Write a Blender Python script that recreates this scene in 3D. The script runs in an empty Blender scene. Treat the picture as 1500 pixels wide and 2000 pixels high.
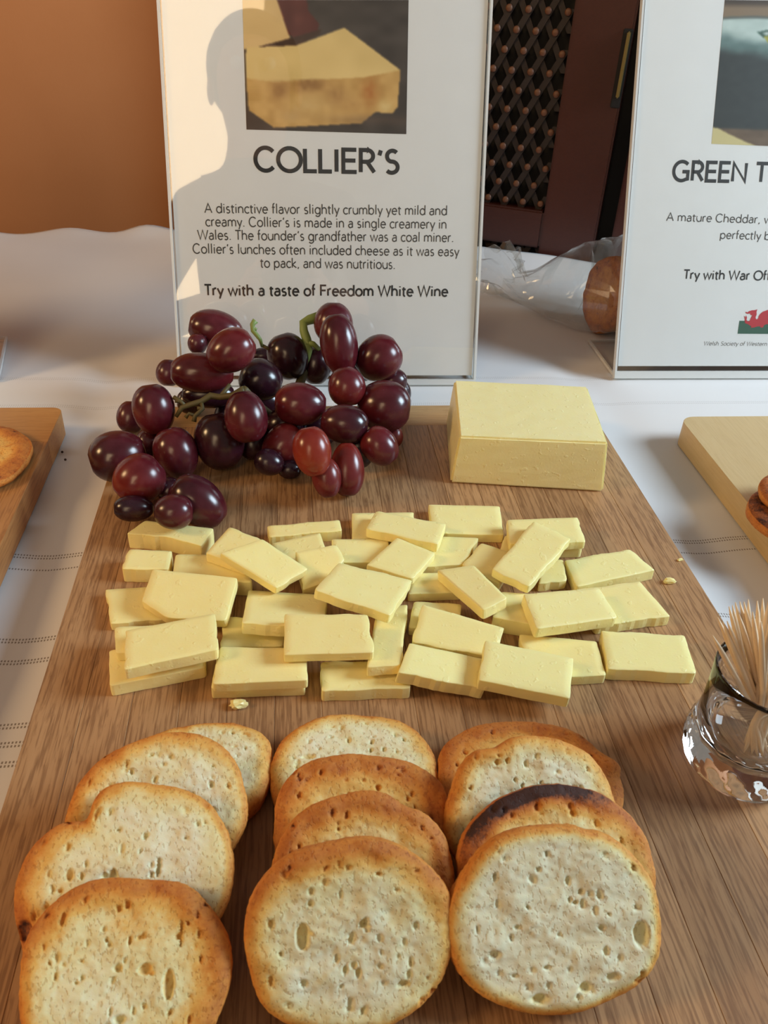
import bpy, bmesh, math, random
import numpy as np
from mathutils import Vector, Matrix
random.seed(7); rng = np.random.default_rng(7)
PI = math.pi
SC = bpy.context.scene
COL = SC.collection

# ------------------------------------------------------------------ camera (table top is z = 0, metres)
FPX, CX, CY = 1650.0, 750.0, 1000.0
CAM = np.array([-0.05028, 0.0, 0.29259])
RW = np.array([[0.9943326720617071, -0.018423575144659893, 0.10470486688552],
               [-0.09658515587010358, -0.5681188399128656, 0.8172590112085687],
               [0.04442797470258115, -0.8227402722700212, -0.5666785680161885]])   # columns: image x, image y (down), forward
cam_d = bpy.data.cameras.new('camera'); cam = bpy.data.objects.new('camera', cam_d); COL.objects.link(cam)
cam_d.sensor_fit = 'HORIZONTAL'; cam_d.sensor_width = 36.0; cam_d.lens = FPX / 1500.0 * 36.0
cam_d.clip_start = 0.005; cam_d.clip_end = 30
M = Matrix(((RW[0][0], -RW[0][1], -RW[0][2], CAM[0]), (RW[1][0], -RW[1][1], -RW[1][2], CAM[1]),
            (RW[2][0], -RW[2][1], -RW[2][2], CAM[2]), (0, 0, 0, 1)))
cam.matrix_world = M
SC.camera = cam
cam_d.dof.use_dof = True; cam_d.dof.focus_distance = 0.50; cam_d.dof.aperture_fstop = 50.0

# ------------------------------------------------------------------ world, lights, exposure
W = bpy.data.worlds.new('world'); SC.world = W; W.use_nodes = True
W.node_tree.nodes['Background'].inputs[0].default_value = (0.92, 0.84, 0.74, 1)
W.node_tree.nodes['Background'].inputs[1].default_value = 0.20
def area_light(name, loc, target, sx, sy, power, color):
    d = bpy.data.lights.new(name, 'AREA'); d.shape = 'RECTANGLE'; d.size = sx; d.size_y = sy
    d.energy = power; d.color = color
    o = bpy.data.objects.new(name, d); COL.objects.link(o); o.location = loc
    o.rotation_euler = (Vector(target) - Vector(loc)).to_track_quat('-Z', 'Y').to_euler()
    return o
area_light('window_daylight', (1.25, 0.26, 0.70), (0.0, 0.45, 0.0), 0.50, 0.50, 21.5, (0.68, 0.87, 1.0))
area_light('evening_window', (-0.78, -2.3, 1.45), (-0.1, 0.4, 0.1), 1.2, 1.6, 31.0, (1.0, 0.72, 0.42))
area_light('warm_lamp', (-1.35, 0.15, 0.85), (-0.1, 0.40, 0.0), 0.30, 0.30, 8.0, (1.0, 0.66, 0.32))
VS = SC.view_settings
VS.view_transform = 'Standard'; VS.look = 'None'; VS.gamma = 1.0; VS.use_curve_mapping = False; VS.exposure = 0.13
SC.display_settings.display_device = 'sRGB'

# ------------------------------------------------------------------ helpers
def ray(px, py): return RW @ np.array([(px - CX) / FPX, (py - CY) / FPX, 1.0])
def at(px, py, z=0.0):
    v = ray(px, py); t = (z - CAM[2]) / v[2]; return CAM + t * v
def lin(c):
    c = [x / 255.0 for x in c[:3]]
    return tuple(x / 12.92 if x <= 0.04045 else ((x + 0.055) / 1.055) ** 2.4 for x in c)
def new_mesh(name, verts, faces, smooth=False):
    me = bpy.data.meshes.new(name); me.from_pydata([tuple(map(float, v)) for v in verts], [], faces); me.update()
    if smooth: me.polygons.foreach_set('use_smooth', [True] * len(me.polygons))
    return me
def link(name, me, mat=None, parent=None, loc=None, rot=None):
    o = bpy.data.objects.new(name, me); COL.objects.link(o)
    if mat is not None and len(me.materials) == 0: me.materials.append(mat)
    if parent is not None: o.parent = parent
    if loc is not None: o.location = loc
    if rot is not None: o.rotation_euler = rot
    return o
def tag(o, label=None, cat=None, group=None, kind=None):
    if label: o['label'] = label
    if cat: o['category'] = cat
    if group: o['group'] = group
    if kind: o['kind'] = kind
    return o
def empty(name, loc, label, cat, group=None, rotz=0.0):
    o = bpy.data.objects.new(name, None); COL.objects.link(o); o.location = loc; o.rotation_euler = (0, 0, rotz)
    o.empty_display_size = 0.02
    return tag(o, label, cat, group)
def bm_box(x0, x1, y0, y1, z0, z1, bevel=0.0, seg=2):
    bm = bmesh.new(); bmesh.ops.create_cube(bm, size=1.0)
    for v in bm.verts:
        v.co.x = x0 if v.co.x < 0 else x1; v.co.y = y0 if v.co.y < 0 else y1; v.co.z = z0 if v.co.z < 0 else z1
    if bevel: bmesh.ops.bevel(bm, geom=list(bm.edges), offset=bevel, segments=seg, affect='EDGES')
    return bm
def bm_obj(name, bm, mat, parent=None, loc=None, rot=None, smooth=False):
    me = bpy.data.meshes.new(name); bm.to_mesh(me); bm.free()
    if smooth: me.polygons.foreach_set('use_smooth', [True] * len(me.polygons))
    return link(name, me, mat, parent, loc, rot)
def tube(pts, radii, n=8):
    """verts, faces of a tube along pts with capped ends"""
    pts = [Vector(p) for p in pts]
    if not hasattr(radii, '__len__'): radii = [radii] * len(pts)
    V, F = [], []; prev = None
    for i, p in enumerate(pts):
        d = (pts[min(i + 1, len(pts) - 1)] - pts[max(i - 1, 0)]).normalized()
        a = prev if prev is not None else (Vector((0, 0, 1)) if abs(d.z) < 0.9 else Vector((1, 0, 0)))
        u = (a - d * a.dot(d)).normalized(); w = d.cross(u); prev = u
        for k in range(n):
            t = 2 * PI * k / n; V.append(p + (u * math.cos(t) + w * math.sin(t)) * radii[i])
    for i in range(len(pts) - 1):
        for k in range(n):
            F.append((i * n + k, i * n + (k + 1) % n, (i + 1) * n + (k + 1) % n, (i + 1) * n + k))
    F.append(tuple(range(n))[::-1]); F.append(tuple((len(pts) - 1) * n + k for k in range(n)))
    return V, F
def merge(parts):
    V, F = [], []
    for v, f in parts:
        o = len(V); V += list(v); F += [tuple(i + o for i in q) for q in f]
    return V, F
def vnoise(x, y, seed=0):
    """smooth value noise on numpy arrays"""
    xi = np.floor(x).astype(int); yi = np.floor(y).astype(int); fx = x - xi; fy = y - yi
    def h(a, b):
        n = (a * 374761393 + b * 668265263 + seed * 974711) & 0xffffffff
        n = ((n ^ (n >> 13)) * 1274126177) & 0xffffffff
        return ((n ^ (n >> 16)) & 0xffff) / 65535.0
    sx = fx * fx * (3 - 2 * fx); sy = fy * fy * (3 - 2 * fy)
    return (h(xi, yi) * (1 - sx) + h(xi + 1, yi) * sx) * (1 - sy) + (h(xi, yi + 1) * (1 - sx) + h(xi + 1, yi + 1) * sx) * sy
def inside(px, py, poly):
    r = np.zeros(px.shape, bool); j = len(poly) - 1
    for i in range(len(poly)):
        xi, yi = poly[i]; xj, yj = poly[j]
        r ^= ((yi > py) != (yj > py)) & (px < (xj - xi) * (py - yi) / (yj - yi + 1e-12) + xi); j = i
    return r

# ------------------------------------------------------------------ node materials
class NT:
    def __init__(s, name):
        s.m = bpy.data.materials.new(name); s.m.use_nodes = True; s.t = s.m.node_tree; s.t.nodes.clear()
        s.out = s.n('ShaderNodeOutputMaterial')
    def n(s, typ, **kw):
        x = s.t.nodes.new(typ)
        for k, v in kw.items(): setattr(x, k, v)
        return x
    def l(s, a, b): s.t.links.new(a, b)
    def val(s, sock, v):
        if isinstance(v, bpy.types.NodeSocket): s.l(v, sock)
        else: sock.default_value = v
    def math(s, op, a, b=0.0, clamp=False):
        x = s.n('ShaderNodeMath', operation=op, use_clamp=clamp); s.val(x.inputs[0], a); s.val(x.inputs[1], b); return x.outputs[0]
    def ramp(s, fac, stops, interp='LINEAR'):
        x = s.n('ShaderNodeValToRGB'); x.color_ramp.interpolation = interp; e = x.color_ramp.elements
        while len(e) < len(stops): e.new(0.5)
        for i, (p, c) in enumerate(stops): e[i].position = p; e[i].color = (*c[:3], 1)
        s.l(fac, x.inputs[0]); return x.outputs[0]
    def mix(s, fac, a, b, mode='MIX'):
        x = s.n('ShaderNodeMix', data_type='RGBA', blend_type=mode); s.val(x.inputs[0], fac)
        for sock, v in ((x.inputs[6], a), (x.inputs[7], b)):
            if isinstance(v, bpy.types.NodeSocket): s.l(v, sock)
            else: sock.default_value = (*v[:3], 1)
        return x.outputs[2]
    def coords(s, kind='Object', scale=(1, 1, 1), rot=(0, 0, 0)):
        if kind == 'Position': src = s.n('ShaderNodeNewGeometry').outputs['Position']
        else: src = s.n('ShaderNodeTexCoord').outputs[kind]
        x = s.n('ShaderNodeMapping'); x.inputs['Scale'].default_value = scale; x.inputs['Rotation'].default_value = rot
        s.l(src, x.inputs[0]); return x.outputs[0]
    def noise(s, vec, scale=1.0, detail=3.0, rough=0.5, out='Fac'):
        x = s.n('ShaderNodeTexNoise'); x.inputs['Scale'].default_value = scale; x.inputs['Detail'].default_value = detail
        x.inputs['Roughness'].default_value = rough; s.l(vec, x.inputs['Vector']); return x.outputs[out]
    def voronoi(s, vec, scale=1.0, feature='F1'):
        x = s.n('ShaderNodeTexVoronoi', feature=feature); x.inputs['Scale'].default_value = scale; s.l(vec, x.inputs['Vector']); return x.outputs['Distance']
    def bump(s, h, strength=0.3, dist=0.001, normal=None):
        x = s.n('ShaderNodeBump'); x.inputs['Strength'].default_value = strength; x.inputs['Distance'].default_value = dist
        s.l(h, x.inputs['Height'])
        if normal is not None: s.l(normal, x.inputs['Normal'])
        return x.outputs[0]
    def bsdf(s, color, rough=0.5, normal=None, **kw):
        x = s.n('ShaderNodeBsdfPrincipled')
        if isinstance(color, bpy.types.NodeSocket): s.l(color, x.inputs['Base Color'])
        else: x.inputs['Base Color'].default_value = (*color[:3], 1)
        s.val(x.inputs['Roughness'], rough)
        if normal is not None: s.l(normal, x.inputs['Normal'])
        for k, v in kw.items(): s.val(x.inputs[k.replace('_', ' ')], v)
        s.l(x.outputs[0], s.out.inputs[0]); return x
def plain(name, rgb, rough=0.6, **kw):
    m = NT(name); p = m.coords(); f = m.noise(p, 60, 3)
    c = m.mix(m.math('MULTIPLY', f, 0.25), lin(rgb), tuple(x * 0.8 for x in lin(rgb)))
    m.bsdf(c, rough, **kw); return m.m

def mat_wood(name, base, dark, light, axis='Y', streak=1.0, rough=0.45):
    m = NT(name); a, b = (950, 42), (160, 5)
    def sc(p): return (p[0], p[1], p[0]) if axis == 'Y' else (p[1], p[0], p[0])
    info = m.n('ShaderNodeObjectInfo').outputs['Random']
    pos = m.n('ShaderNodeNewGeometry').outputs['Position']
    sh = m.n('ShaderNodeVectorMath', operation='ADD'); m.l(pos, sh.inputs[0])
    cmb = m.n('ShaderNodeCombineXYZ'); m.l(m.math('MULTIPLY', info, 3.7), cmb.inputs[1 if axis == 'Y' else 0]); m.l(m.math('MULTIPLY', info, 5.1), cmb.inputs[2])
    m.l(cmb.outputs[0], sh.inputs[1])
    def mp(scale):
        x = m.n('ShaderNodeMapping'); x.inputs['Scale'].default_value = sc(scale); m.l(sh.outputs[0], x.inputs[0]); return x.outputs[0]
    fine = m.noise(mp(a), 1.0, 2, 0.6); tone = m.noise(mp(b), 1.0, 3, 0.55); mid = m.noise(mp((480, 95)), 1.0, 3, 0.6)
    dash = m.ramp(fine, [(0.47, (0, 0, 0)), (0.60, (1, 1, 1))])
    dash2 = m.ramp(mid, [(0.56, (0, 0, 0)), (0.72, (1, 1, 1))])
    c = m.mix(tone, lin(base), lin(light)); c = m.mix(m.math('MULTIPLY', info, 0.35), c, lin(dark))
    c = m.mix(m.math('MULTIPLY', dash, 0.50 * streak), c, lin(dark)); c = m.mix(m.math('MULTIPLY', dash2, 0.45 * streak), c, lin(dark))
    knot = m.ramp(m.voronoi(mp((38, 9)), 1.0), [(0.0, (1, 1, 1)), (0.14, (0, 0, 0))])
    c = m.mix(m.math('MULTIPLY', knot, 0.5 * streak), c, lin([x * 0.7 for x in dark]))
    m.bsdf(c, rough, m.bump(fine, 0.12, 0.0003)); return m.m

WOOD = mat_wood('bamboo', (180, 134, 90), (100, 62, 36), (198, 156, 112))
WOOD_X = mat_wood('bamboo_cross_grain', (196, 156, 104), (160, 112, 66), (210, 172, 122), axis='X', streak=0.6)
WOOD_L = mat_wood('bamboo_warm', (186, 126, 70), (130, 80, 40), (200, 145, 88))
WOOD_LX = mat_wood('bamboo_warm_cross_grain', (198, 142, 80), (150, 96, 48), (206, 154, 94), axis='X', streak=0.7)
WOOD_R = mat_wood('pale_wood', (206, 176, 124), (172, 138, 90), (214, 190, 142), streak=0.35)

def mat_cheese(name, rgb, rgb2):
    m = NT(name); p = m.coords('Position'); inf = m.n('ShaderNodeObjectInfo').outputs['Random']
    n1 = m.noise(p, 120, 4); n2 = m.noise(p, 900, 3); v = m.voronoi(p, 330)
    c = m.mix(n1, lin(rgb), lin(rgb2)); c = m.mix(m.math('MULTIPLY', inf, 0.45), c, lin([min(255, x * 1.03) for x in rgb]))
    pits = m.ramp(m.noise(p, 260, 2), [(0.62, (0, 0, 0)), (0.70, (1, 1, 1))])
    h = m.math('ADD', m.math('MULTIPLY', n2, 0.3), m.math('ADD', m.math('MULTIPLY', n1, 0.6), m.math('MULTIPLY', pits, 0.7)))
    m.bsdf(c, 0.42, m.bump(h, 0.45, 0.0004), Subsurface_Weight=0.25, Subsurface_Scale=0.003,
           Subsurface_Radius=(1.0, 0.75, 0.35)); return m.m
CHEESE = mat_cheese('cheddar', (255, 239, 172), (252, 229, 150))
CHEESE_BLOCK = mat_cheese('cheddar_block', (250, 238, 182), (245, 229, 164))

def mat_bread():
    m = NT('toasted_bread'); p = m.coords('Object')
    at_ = m.n('ShaderNodeAttribute', attribute_name='toast').outputs['Fac']
    n = m.noise(p, 140, 4, 0.6); n2 = m.noise(p, 900, 3, 0.7)
    t = m.math('ADD', at_, m.math('MULTIPLY', m.math('SUBTRACT', n, 0.5), 0.34))
    t = m.math('ADD', t, m.math('MULTIPLY', m.math('SUBTRACT', n2, 0.5), 0.22), clamp=True)
    c = m.ramp(t, [(0.0, lin((238, 232, 200))), (0.28, lin((236, 222, 166))), (0.50, lin((232, 184, 98))),
                   (0.70, lin((216, 142, 58))), (0.88, lin((182, 102, 40))), (0.96, lin((120, 64, 30))), (1.0, lin((64, 32, 20)))])
    pr = m.ramp(m.noise(m.coords('Object', (1.0, 0.6, 1.0)), 1000, 1, 0.5), [(0.34, (0, 0, 0)), (0.41, (1, 1, 1))])
    c = m.mix(m.math('MULTIPLY', m.math('SUBTRACT', 1.0, pr), 0.42), c, lin((196, 170, 128)), 'MULTIPLY')
    h = m.math('ADD', m.math('MULTIPLY', pr, 0.8), m.math('MULTIPLY', n2, 0.35))
    m.bsdf(c, 0.75, m.bump(h, 0.38, 0.0007), Subsurface_Weight=0.1, Subsurface_Scale=0.002); return m.m
BREAD = mat_bread()

def mat_grape():
    m = NT('grape_skin'); p = m.coords('Object'); inf = m.n('ShaderNodeAttribute', attribute_name='tone').outputs['Fac']
    n = m.noise(p, 70, 3); sp = m.ramp(m.voronoi(p, 520), [(0.0, (1, 1, 1)), (0.10, (0, 0, 0))])
    a = m.ramp(inf, [(0.0, lin((28, 10, 20))), (0.35, lin((52, 16, 24))), (0.65, lin((82, 20, 28))), (1.0, lin((124, 34, 26)))])
    b = m.ramp(inf, [(0.0, lin((42, 20, 34))), (0.35, lin((70, 30, 40))), (0.65, lin((104, 38, 46))), (1.0, lin((142, 56, 38)))])
    c = m.mix(m.ramp(n, [(0.35, (0, 0, 0)), (0.7, (1, 1, 1))]), a, b); c = m.mix(m.math('MULTIPLY', sp, 0.25), c, lin((170, 110, 100)))
    rg = m.math('ADD', m.math('MULTIPLY', n, 0.28), 0.10)
    m.bsdf(c, rg, Subsurface_Weight=0.12, Subsurface_Scale=0.003, Subsurface_Radius=(1.0, 0.2, 0.2)); return m.m
GRAPE = mat_grape()
STEM = plain('grape_stem_green', (128, 146, 78), 0.5); STEM_B = plain('grape_stem_brown', (88, 76, 40), 0.6)

def mat_cloth():
    m = NT('white_tablecloth'); pos = m.n('ShaderNodeNewGeometry').outputs['Position']
    sp = m.n('ShaderNodeSeparateXYZ'); m.l(pos, sp.inputs[0]); X, Y = sp.outputs[0], sp.outputs[1]
    rows = [0.6105, 0.6080, 0.5660, 0.5635, 0.3895, 0.3872, 0.3770, 0.3220, 0.3200, 0.3070, 0.3050, 0.2655, 0.2635, 0.2550, 0.2530, 0.2445, 0.2425,
            0.2150, 0.2130, 0.2050, 0.2030, 0.1800, 0.1780]
    acc = None
    for r in rows:
        d = m.math('LESS_THAN', m.math('ABSOLUTE', m.math('SUBTRACT', Y, r)), 0.00062)
        if r > 0.5: d = m.math('MULTIPLY', d, 0.35)
        acc = d if acc is None else m.math('ADD', acc, d)
    dots = m.math('GREATER_THAN', m.math('FRACT', m.math('MULTIPLY', X, 1 / 0.00155)), 0.5)
    mask = m.math('MULTIPLY', acc, dots)
    wv = m.noise(m.coords('Position', (2600, 2600, 2600)), 1.0, 2)
    soft = m.noise(m.coords('Position', (6, 9, 6)), 1.0, 3)
    c = m.mix(soft, lin((222, 220, 220)), lin((210, 208, 210)))
    c = m.mix(m.math('MULTIPLY', mask, 0.75), c, lin((90, 70, 48)))
    h = m.math('ADD', m.math('MULTIPLY', wv, 0.25), m.math('MULTIPLY', m.math('SUBTRACT', acc, m.math('MULTIPLY', mask, 2.0)), 0.8))
    m.bsdf(c, 0.85, m.bump(h, 0.35, 0.0004), Sheen_Weight=0.15); return m.m
CLOTH = mat_cloth()

def mat_acrylic(name, tint=(0.97, 0.98, 0.98), gl=1.0, rough=0.02, haze=0.0):
    m = NT(name); tr = m.n('ShaderNodeBsdfTransparent'); tr.inputs[0].default_value = (*tint, 1)
    g = m.n('ShaderNodeBsdfGlossy'); g.inputs['Roughness'].default_value = rough; g.inputs[0].default_value = (1, 1, 1, 1)
    lw = m.n('ShaderNodeLayerWeight'); lw.inputs[0].default_value = 0.5
    fr = m.math('ADD', m.math('MULTIPLY', m.math('POWER', lw.outputs['Facing'], 5.0), 0.9), 0.042)
    mx = m.n('ShaderNodeMixShader'); m.l(m.math('MULTIPLY', fr, gl, clamp=True), mx.inputs[0]); m.l(tr.outputs[0], mx.inputs[1]); m.l(g.outputs[0], mx.inputs[2])
    last = mx.outputs[0]
    if haze:
        df = m.n('ShaderNodeBsdfDiffuse'); df.inputs[0].default_value = (0.9, 0.9, 0.9, 1)
        m2 = m.n('ShaderNodeMixShader'); m2.inputs[0].default_value = haze; m.l(last, m2.inputs[1]); m.l(df.outputs[0], m2.inputs[2]); last = m2.outputs[0]
    m.l(last, m.out.inputs[0]); return m.m
ACRYL = mat_acrylic('clear_acrylic')
ACRYL_EDGE = mat_acrylic('polished_acrylic_edge', tint=(0.85, 0.9, 0.88), rough=0.2, haze=0.55)
FILM = mat_acrylic('plastic_film', tint=(0.93, 0.94, 0.93), gl=1.3, rough=0.12, haze=0.07)
PAPER = plain('white_paper', (232, 230, 230), 0.6); INK = plain('black_ink', (38, 36, 37), 0.6); INK_G = plain('grey_ink', (70, 67, 66), 0.6)
def mat_print():
    m = NT('printed_picture'); a = m.n('ShaderNodeAttribute', attribute_name='ink'); m.bsdf(a.outputs['Color'], 0.5); return m.m
PRINT = mat_print()
def mat_glass():
    m = NT('clear_glass'); m.bsdf((1, 1, 1), 0.0, IOR=1.5, Transmission_Weight=1.0); return m.m
GLASS = mat_glass()
def mat_pick():
    m = NT('toothpick_wood'); n = m.noise(m.coords('Object', (900, 900, 60)), 1.0, 2)
    m.bsdf(m.mix(n, lin((246, 226, 194)), lin((232, 202, 164))), 0.6); return m.m
PICK = mat_pick()
def mat_wall():
    m = NT('terracotta_wall'); p = m.coords('Position'); n = m.noise(p, 9, 4); n2 = m.noise(p, 260, 3)
    m.bsdf(m.mix(n, lin((182, 124, 80)), lin((170, 112, 68))), 0.5, m.bump(n2, 0.15, 0.0008)); return m.m
WALL = mat_wall()
MAHOG = mat_wood('dark_mahogany', (70, 28, 17), (40, 16, 11), (76, 34, 22), axis='X', streak=0.4, rough=0.35)
DARK = plain('dark_recess', (16, 12, 11), 0.8); LATT = plain('lattice_bronze', (34, 23, 21), 0.6); ROS = plain('rosette_bronze', (104, 66, 44), 0.5)
BRASS = plain('aged_brass', (150, 130, 80), 0.35, Metallic=0.8)

# ------------------------------------------------------------------ the room
tag(bm_obj('floor', bm_box(-2.6, 2.6, -3.2, 1.3, -0.80, -0.75), plain('floor_boards', (120, 84, 56), 0.5)), kind='structure')
tag(bm_obj('wall_back', bm_box(-2.6, 2.6, 1.16, 1.26, -0.75, 1.9), WALL), kind='structure')
tag(bm_obj('wall_left', bm_box(-2.6, -2.5, -3.2, 1.16, -0.75, 1.9), WALL), kind='structure')

# table and its cloth: the back edge runs along the open cabinet door on the right
def back_edge(x):
    y = 0.975 + 0.006 * math.sin(x * 55) * math.exp(-((x + 0.2) / 0.15) ** 2) + 0.004 * math.sin(x * 23 + 1)
    if x > -0.19: y -= 0.022 * min(1, (x + 0.19) / 0.15)
    if x > 0.165: y = min(y, 0.951 - 0.452 * (x - 0.165))
    return y
t = empty('table', (0, 0.45, -0.75), 'table standing under the white cloth, carrying boards and signs', 'table')
outline = [(-0.88, -0.04)] + [(0.88, -0.04)] + [(x, back_edge(x) - 0.02) for x in np.linspace(0.88, -0.88, 24)]
bm = bmesh.new(); vs = [bm.verts.new((x, y - 0.45, 0.715)) for x, y in outline]; f = bm.faces.new(vs)
r = bmesh.ops.extrude_face_region(bm, geom=[f]); bmesh.ops.translate(bm, vec=(0, 0, 0.031), verts=[v for v in r['geom'] if isinstance(v, bmesh.types.BMVert)])
bmesh.ops.recalc_face_normals(bm, faces=bm.faces)
bm_obj('table_top', bm, plain('table_wood', (110, 76, 50), 0.5), t)
for sx, sy in ((-0.8, 0.03), (0.8, 0.03), (-0.8, 0.88), (0.62, 0.66)):
    bm_obj('leg', bm_box(sx - 0.025, sx + 0.025, sy - 0.45 - 0.025, sy - 0.45 + 0.025, 0, 0.715, 0.003), plain('table_leg_wood', (100, 70, 46), 0.5), t)
NX, NY = 220, 150
xs = np.linspace(-0.9, 0.9, NX); V, F = [], []
for j in range(NY + 8):
    for i, x in enumerate(xs):
        be = back_edge(x); u = min(1.0, j / (NY - 1.0)); y = -0.06 + (be + 0.06) * u
        z = 0.0
        over = max(0, j - (NY - 1))
        back = max(0, (y - 0.66) / 0.3)
        z += 0.0018 * back * float(vnoise(np.array(x * 14.0), np.array(y * 9.0), 3))
        if be < 0.976 and x < 0.17:
            z += 0.0
        edge = math.exp(-((y - be) / 0.02) ** 2) * (0.006 * math.exp(-((x + 0.215) / 0.022) ** 2) + 0.0022 * (1 + math.sin(x * 60)) * (1 if x < -0.1 else 0.3))
        z += edge
        if over: z -= 0.028 * over - 0.006; y += 0.002 + (0.006 * math.sin(x * 40) if x < 0.1 else 0) - (0.0 if x < 0.1 else 0.002)
        if not over and u < 0.7:
            g_ = math.exp(-((abs(x) - 0.188) / 0.018) ** 2); z -= 0.004 * g_ * float(vnoise(np.array(x * 30.0), np.array(y * 16.0), 8))
        V.append((x, y, z - 0.0004))
for j in range(NY + 7):
    for i in range(NX - 1):
        a = j * NX + i; F.append((a, a + 1, a + NX + 1, a + NX))
# side and front drops
def drop(pts, dx, dy, n=8):
    global V, F
    base = len(V)
    for k in range(n + 1):
        for q, p in enumerate(pts):
            w = 0.006 * math.sin(q * 0.5) * min(1, k)
            V.append((p[0] + dx * (0.004 if k else 0) + dx * w, p[1] + dy * (0.004 if k else 0) + dy * w, p[2] - 0.035 * k))
    m_ = len(pts)
    for k in range(n):
        for q in range(m_ - 1):
            a = base + k * m_ + q; F.append((a, a + m_, a + m_ + 1, a + 1))
drop([V[i] for i in range(NX)], 0, -1); drop([V[j * NX] for j in range(NY)], -1, 0); drop([V[j * NX + NX - 1] for j in range(NY)], 1, 0)
tag(link('tablecloth', new_mesh('tablecloth', V, F, True), CLOTH), 'white tablecloth with rows of drawn-thread openwork, draped over the table', 'tablecloth')

# dark cabinet doors with lattice, standing open at an angle behind the table
CA = Vector((0.1705, 0.957, 0)); CD = Vector((0.9113, -0.4118, 0)); ang = math.atan2(CD.y, CD.x)
def cabinet_door(s0, s1, lattice, label):
    e = empty('cabinet_door', CA + Vector((0, 0, -0.74)), label, 'cabinet door', None, ang)
    z0, z1, mz0, mz1 = 0.0, 2.2, 0.785, 1.95          # local heights
    ms1 = s1 - 0.060
    def bx(name, a, b, y0, y1, c, d, mat, bv=0.002): return bm_obj(name, bm_box(a, b, y0, y1, c, d, bv), mat, e)
    if lattice:
        ms0 = s0 + 0.06
        bx('stile', ms1, s1, 0.0, 0.028, z0, z1, MAHOG); bx('stile', s0, ms0, 0.0, 0.028, z0, z1, MAHOG)
        bx('top_rail', ms0, ms1, 0.0, 0.028, mz1, z1, MAHOG); bx('middle_rail', ms0, ms1, 0.0, 0.028, mz0 - 0.040, mz0, MAHOG)
        bx('bottom_rail', ms0, ms1, 0.0, 0.028, z0, z0 + 0.10, MAHOG)
        bx('backing_panel', ms0, ms1, 0.020, 0.026, z0 + 0.1, mz1, DARK, 0)
        for (a, b) in ((mz0, mz1), (0.10, mz0 - 0.04)):
            parts = []; pitch = 0.0197; H = 0.0183
            n = int((b - a) / H) + 12
            if a < 0.5: a2 = b - 0.25
            else: a2 = a
            btop = min(b, a2 + 0.42)
            L = (ms1 - ms0)
            for sgn in (1, -1):
                k = -40
                while k < 80:
                    # diagonal slat clipped to the opening
                    c0 = k * pitch; pts = []
                    for z in np.linspace(a2, btop, 60):
                        s = ms0 + c0 + sgn * (z - a2) * pitch / (2 * H) * 1.0
                        if ms0 <= s <= ms1: pts.append((s, z))
                    if len(pts) > 2:
                        (sa, za), (sb, zb) = pts[0], pts[-1]; w = 0.0034; y = 0.008 if sgn > 0 else 0.0105
                        Vv = [(sa - w, y, za), (sa + w, y, za), (sb + w, y, zb), (sb - w, y, zb), (sa - w, y + 0.0025, za), (sa + w, y + 0.0025, za), (sb + w, y + 0.0025, zb), (sb - w, y + 0.0025, zb)]
                        parts.append((Vv, [(0, 1, 2, 3), (0, 4, 5, 1), (1, 5, 6, 2), (2, 6, 7, 3), (3, 7, 4, 0), (4, 7, 6, 5)]))
                    k += 1
            v_, f_ = merge(parts); o = link('lattice', new_mesh('lattice', v_, f_), LATT, e); o['kind'] = 'stuff'
            if a > 0.5:
                bmr = bmesh.new(); bmesh.ops.create_uvsphere(bmr, u_segments=10, v_segments=6, radius=0.0036)
                for v in bmr.verts: v.co.y *= 0.5
                mer = bpy.data.meshes.new('rosette'); bmr.to_mesh(mer); bmr.free(); mer.materials.append(ROS); mer.polygons.foreach_set('use_smooth', [True] * len(mer.polygons))
                for r_ in range(20):
                    z = a2 + H * (r_ + 0.35)
                    q = 0
                    while True:
                        s = ms1 - 0.006 - q * pitch - (pitch / 2 if r_ % 2 else 0); q += 1
                        if s < ms0 + 0.10: break
                        link('rosette', mer, None, e, (s, 0.0062, z))
    else:
        bx('door_panel', s0, s1, 0.0, 0.028, z0, z1, MAHOG)
    return e
d1 = cabinet_door(-0.30, 0.1235, True, 'dark mahogany cabinet door with bronze lattice panel between the two signs')
bm_obj('gap_shade_strip', bm_box(0.110, 0.150, 0.0285, 0.040, 0, 2.2, 0.001), DARK, d1)  # added dark strip, stands in for the shade in the gap between the doors
h = bm_obj('handle', bm_box(0.1185, 0.1215, -0.010, 0.0, 0.905, 0.963, 0.001), BRASS, d1); h['label'] = 'aged brass latch on the door edge'
bm_obj('latch_plate', bm_box(0.114, 0.1235, -0.002, 0.0, 0.895, 0.965, 0.0008), DARK, d1)
cabinet_door(0.1405, 0.45, False, 'plain dark brown cabinet door beyond the black gap, mostly behind the right sign')

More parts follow.
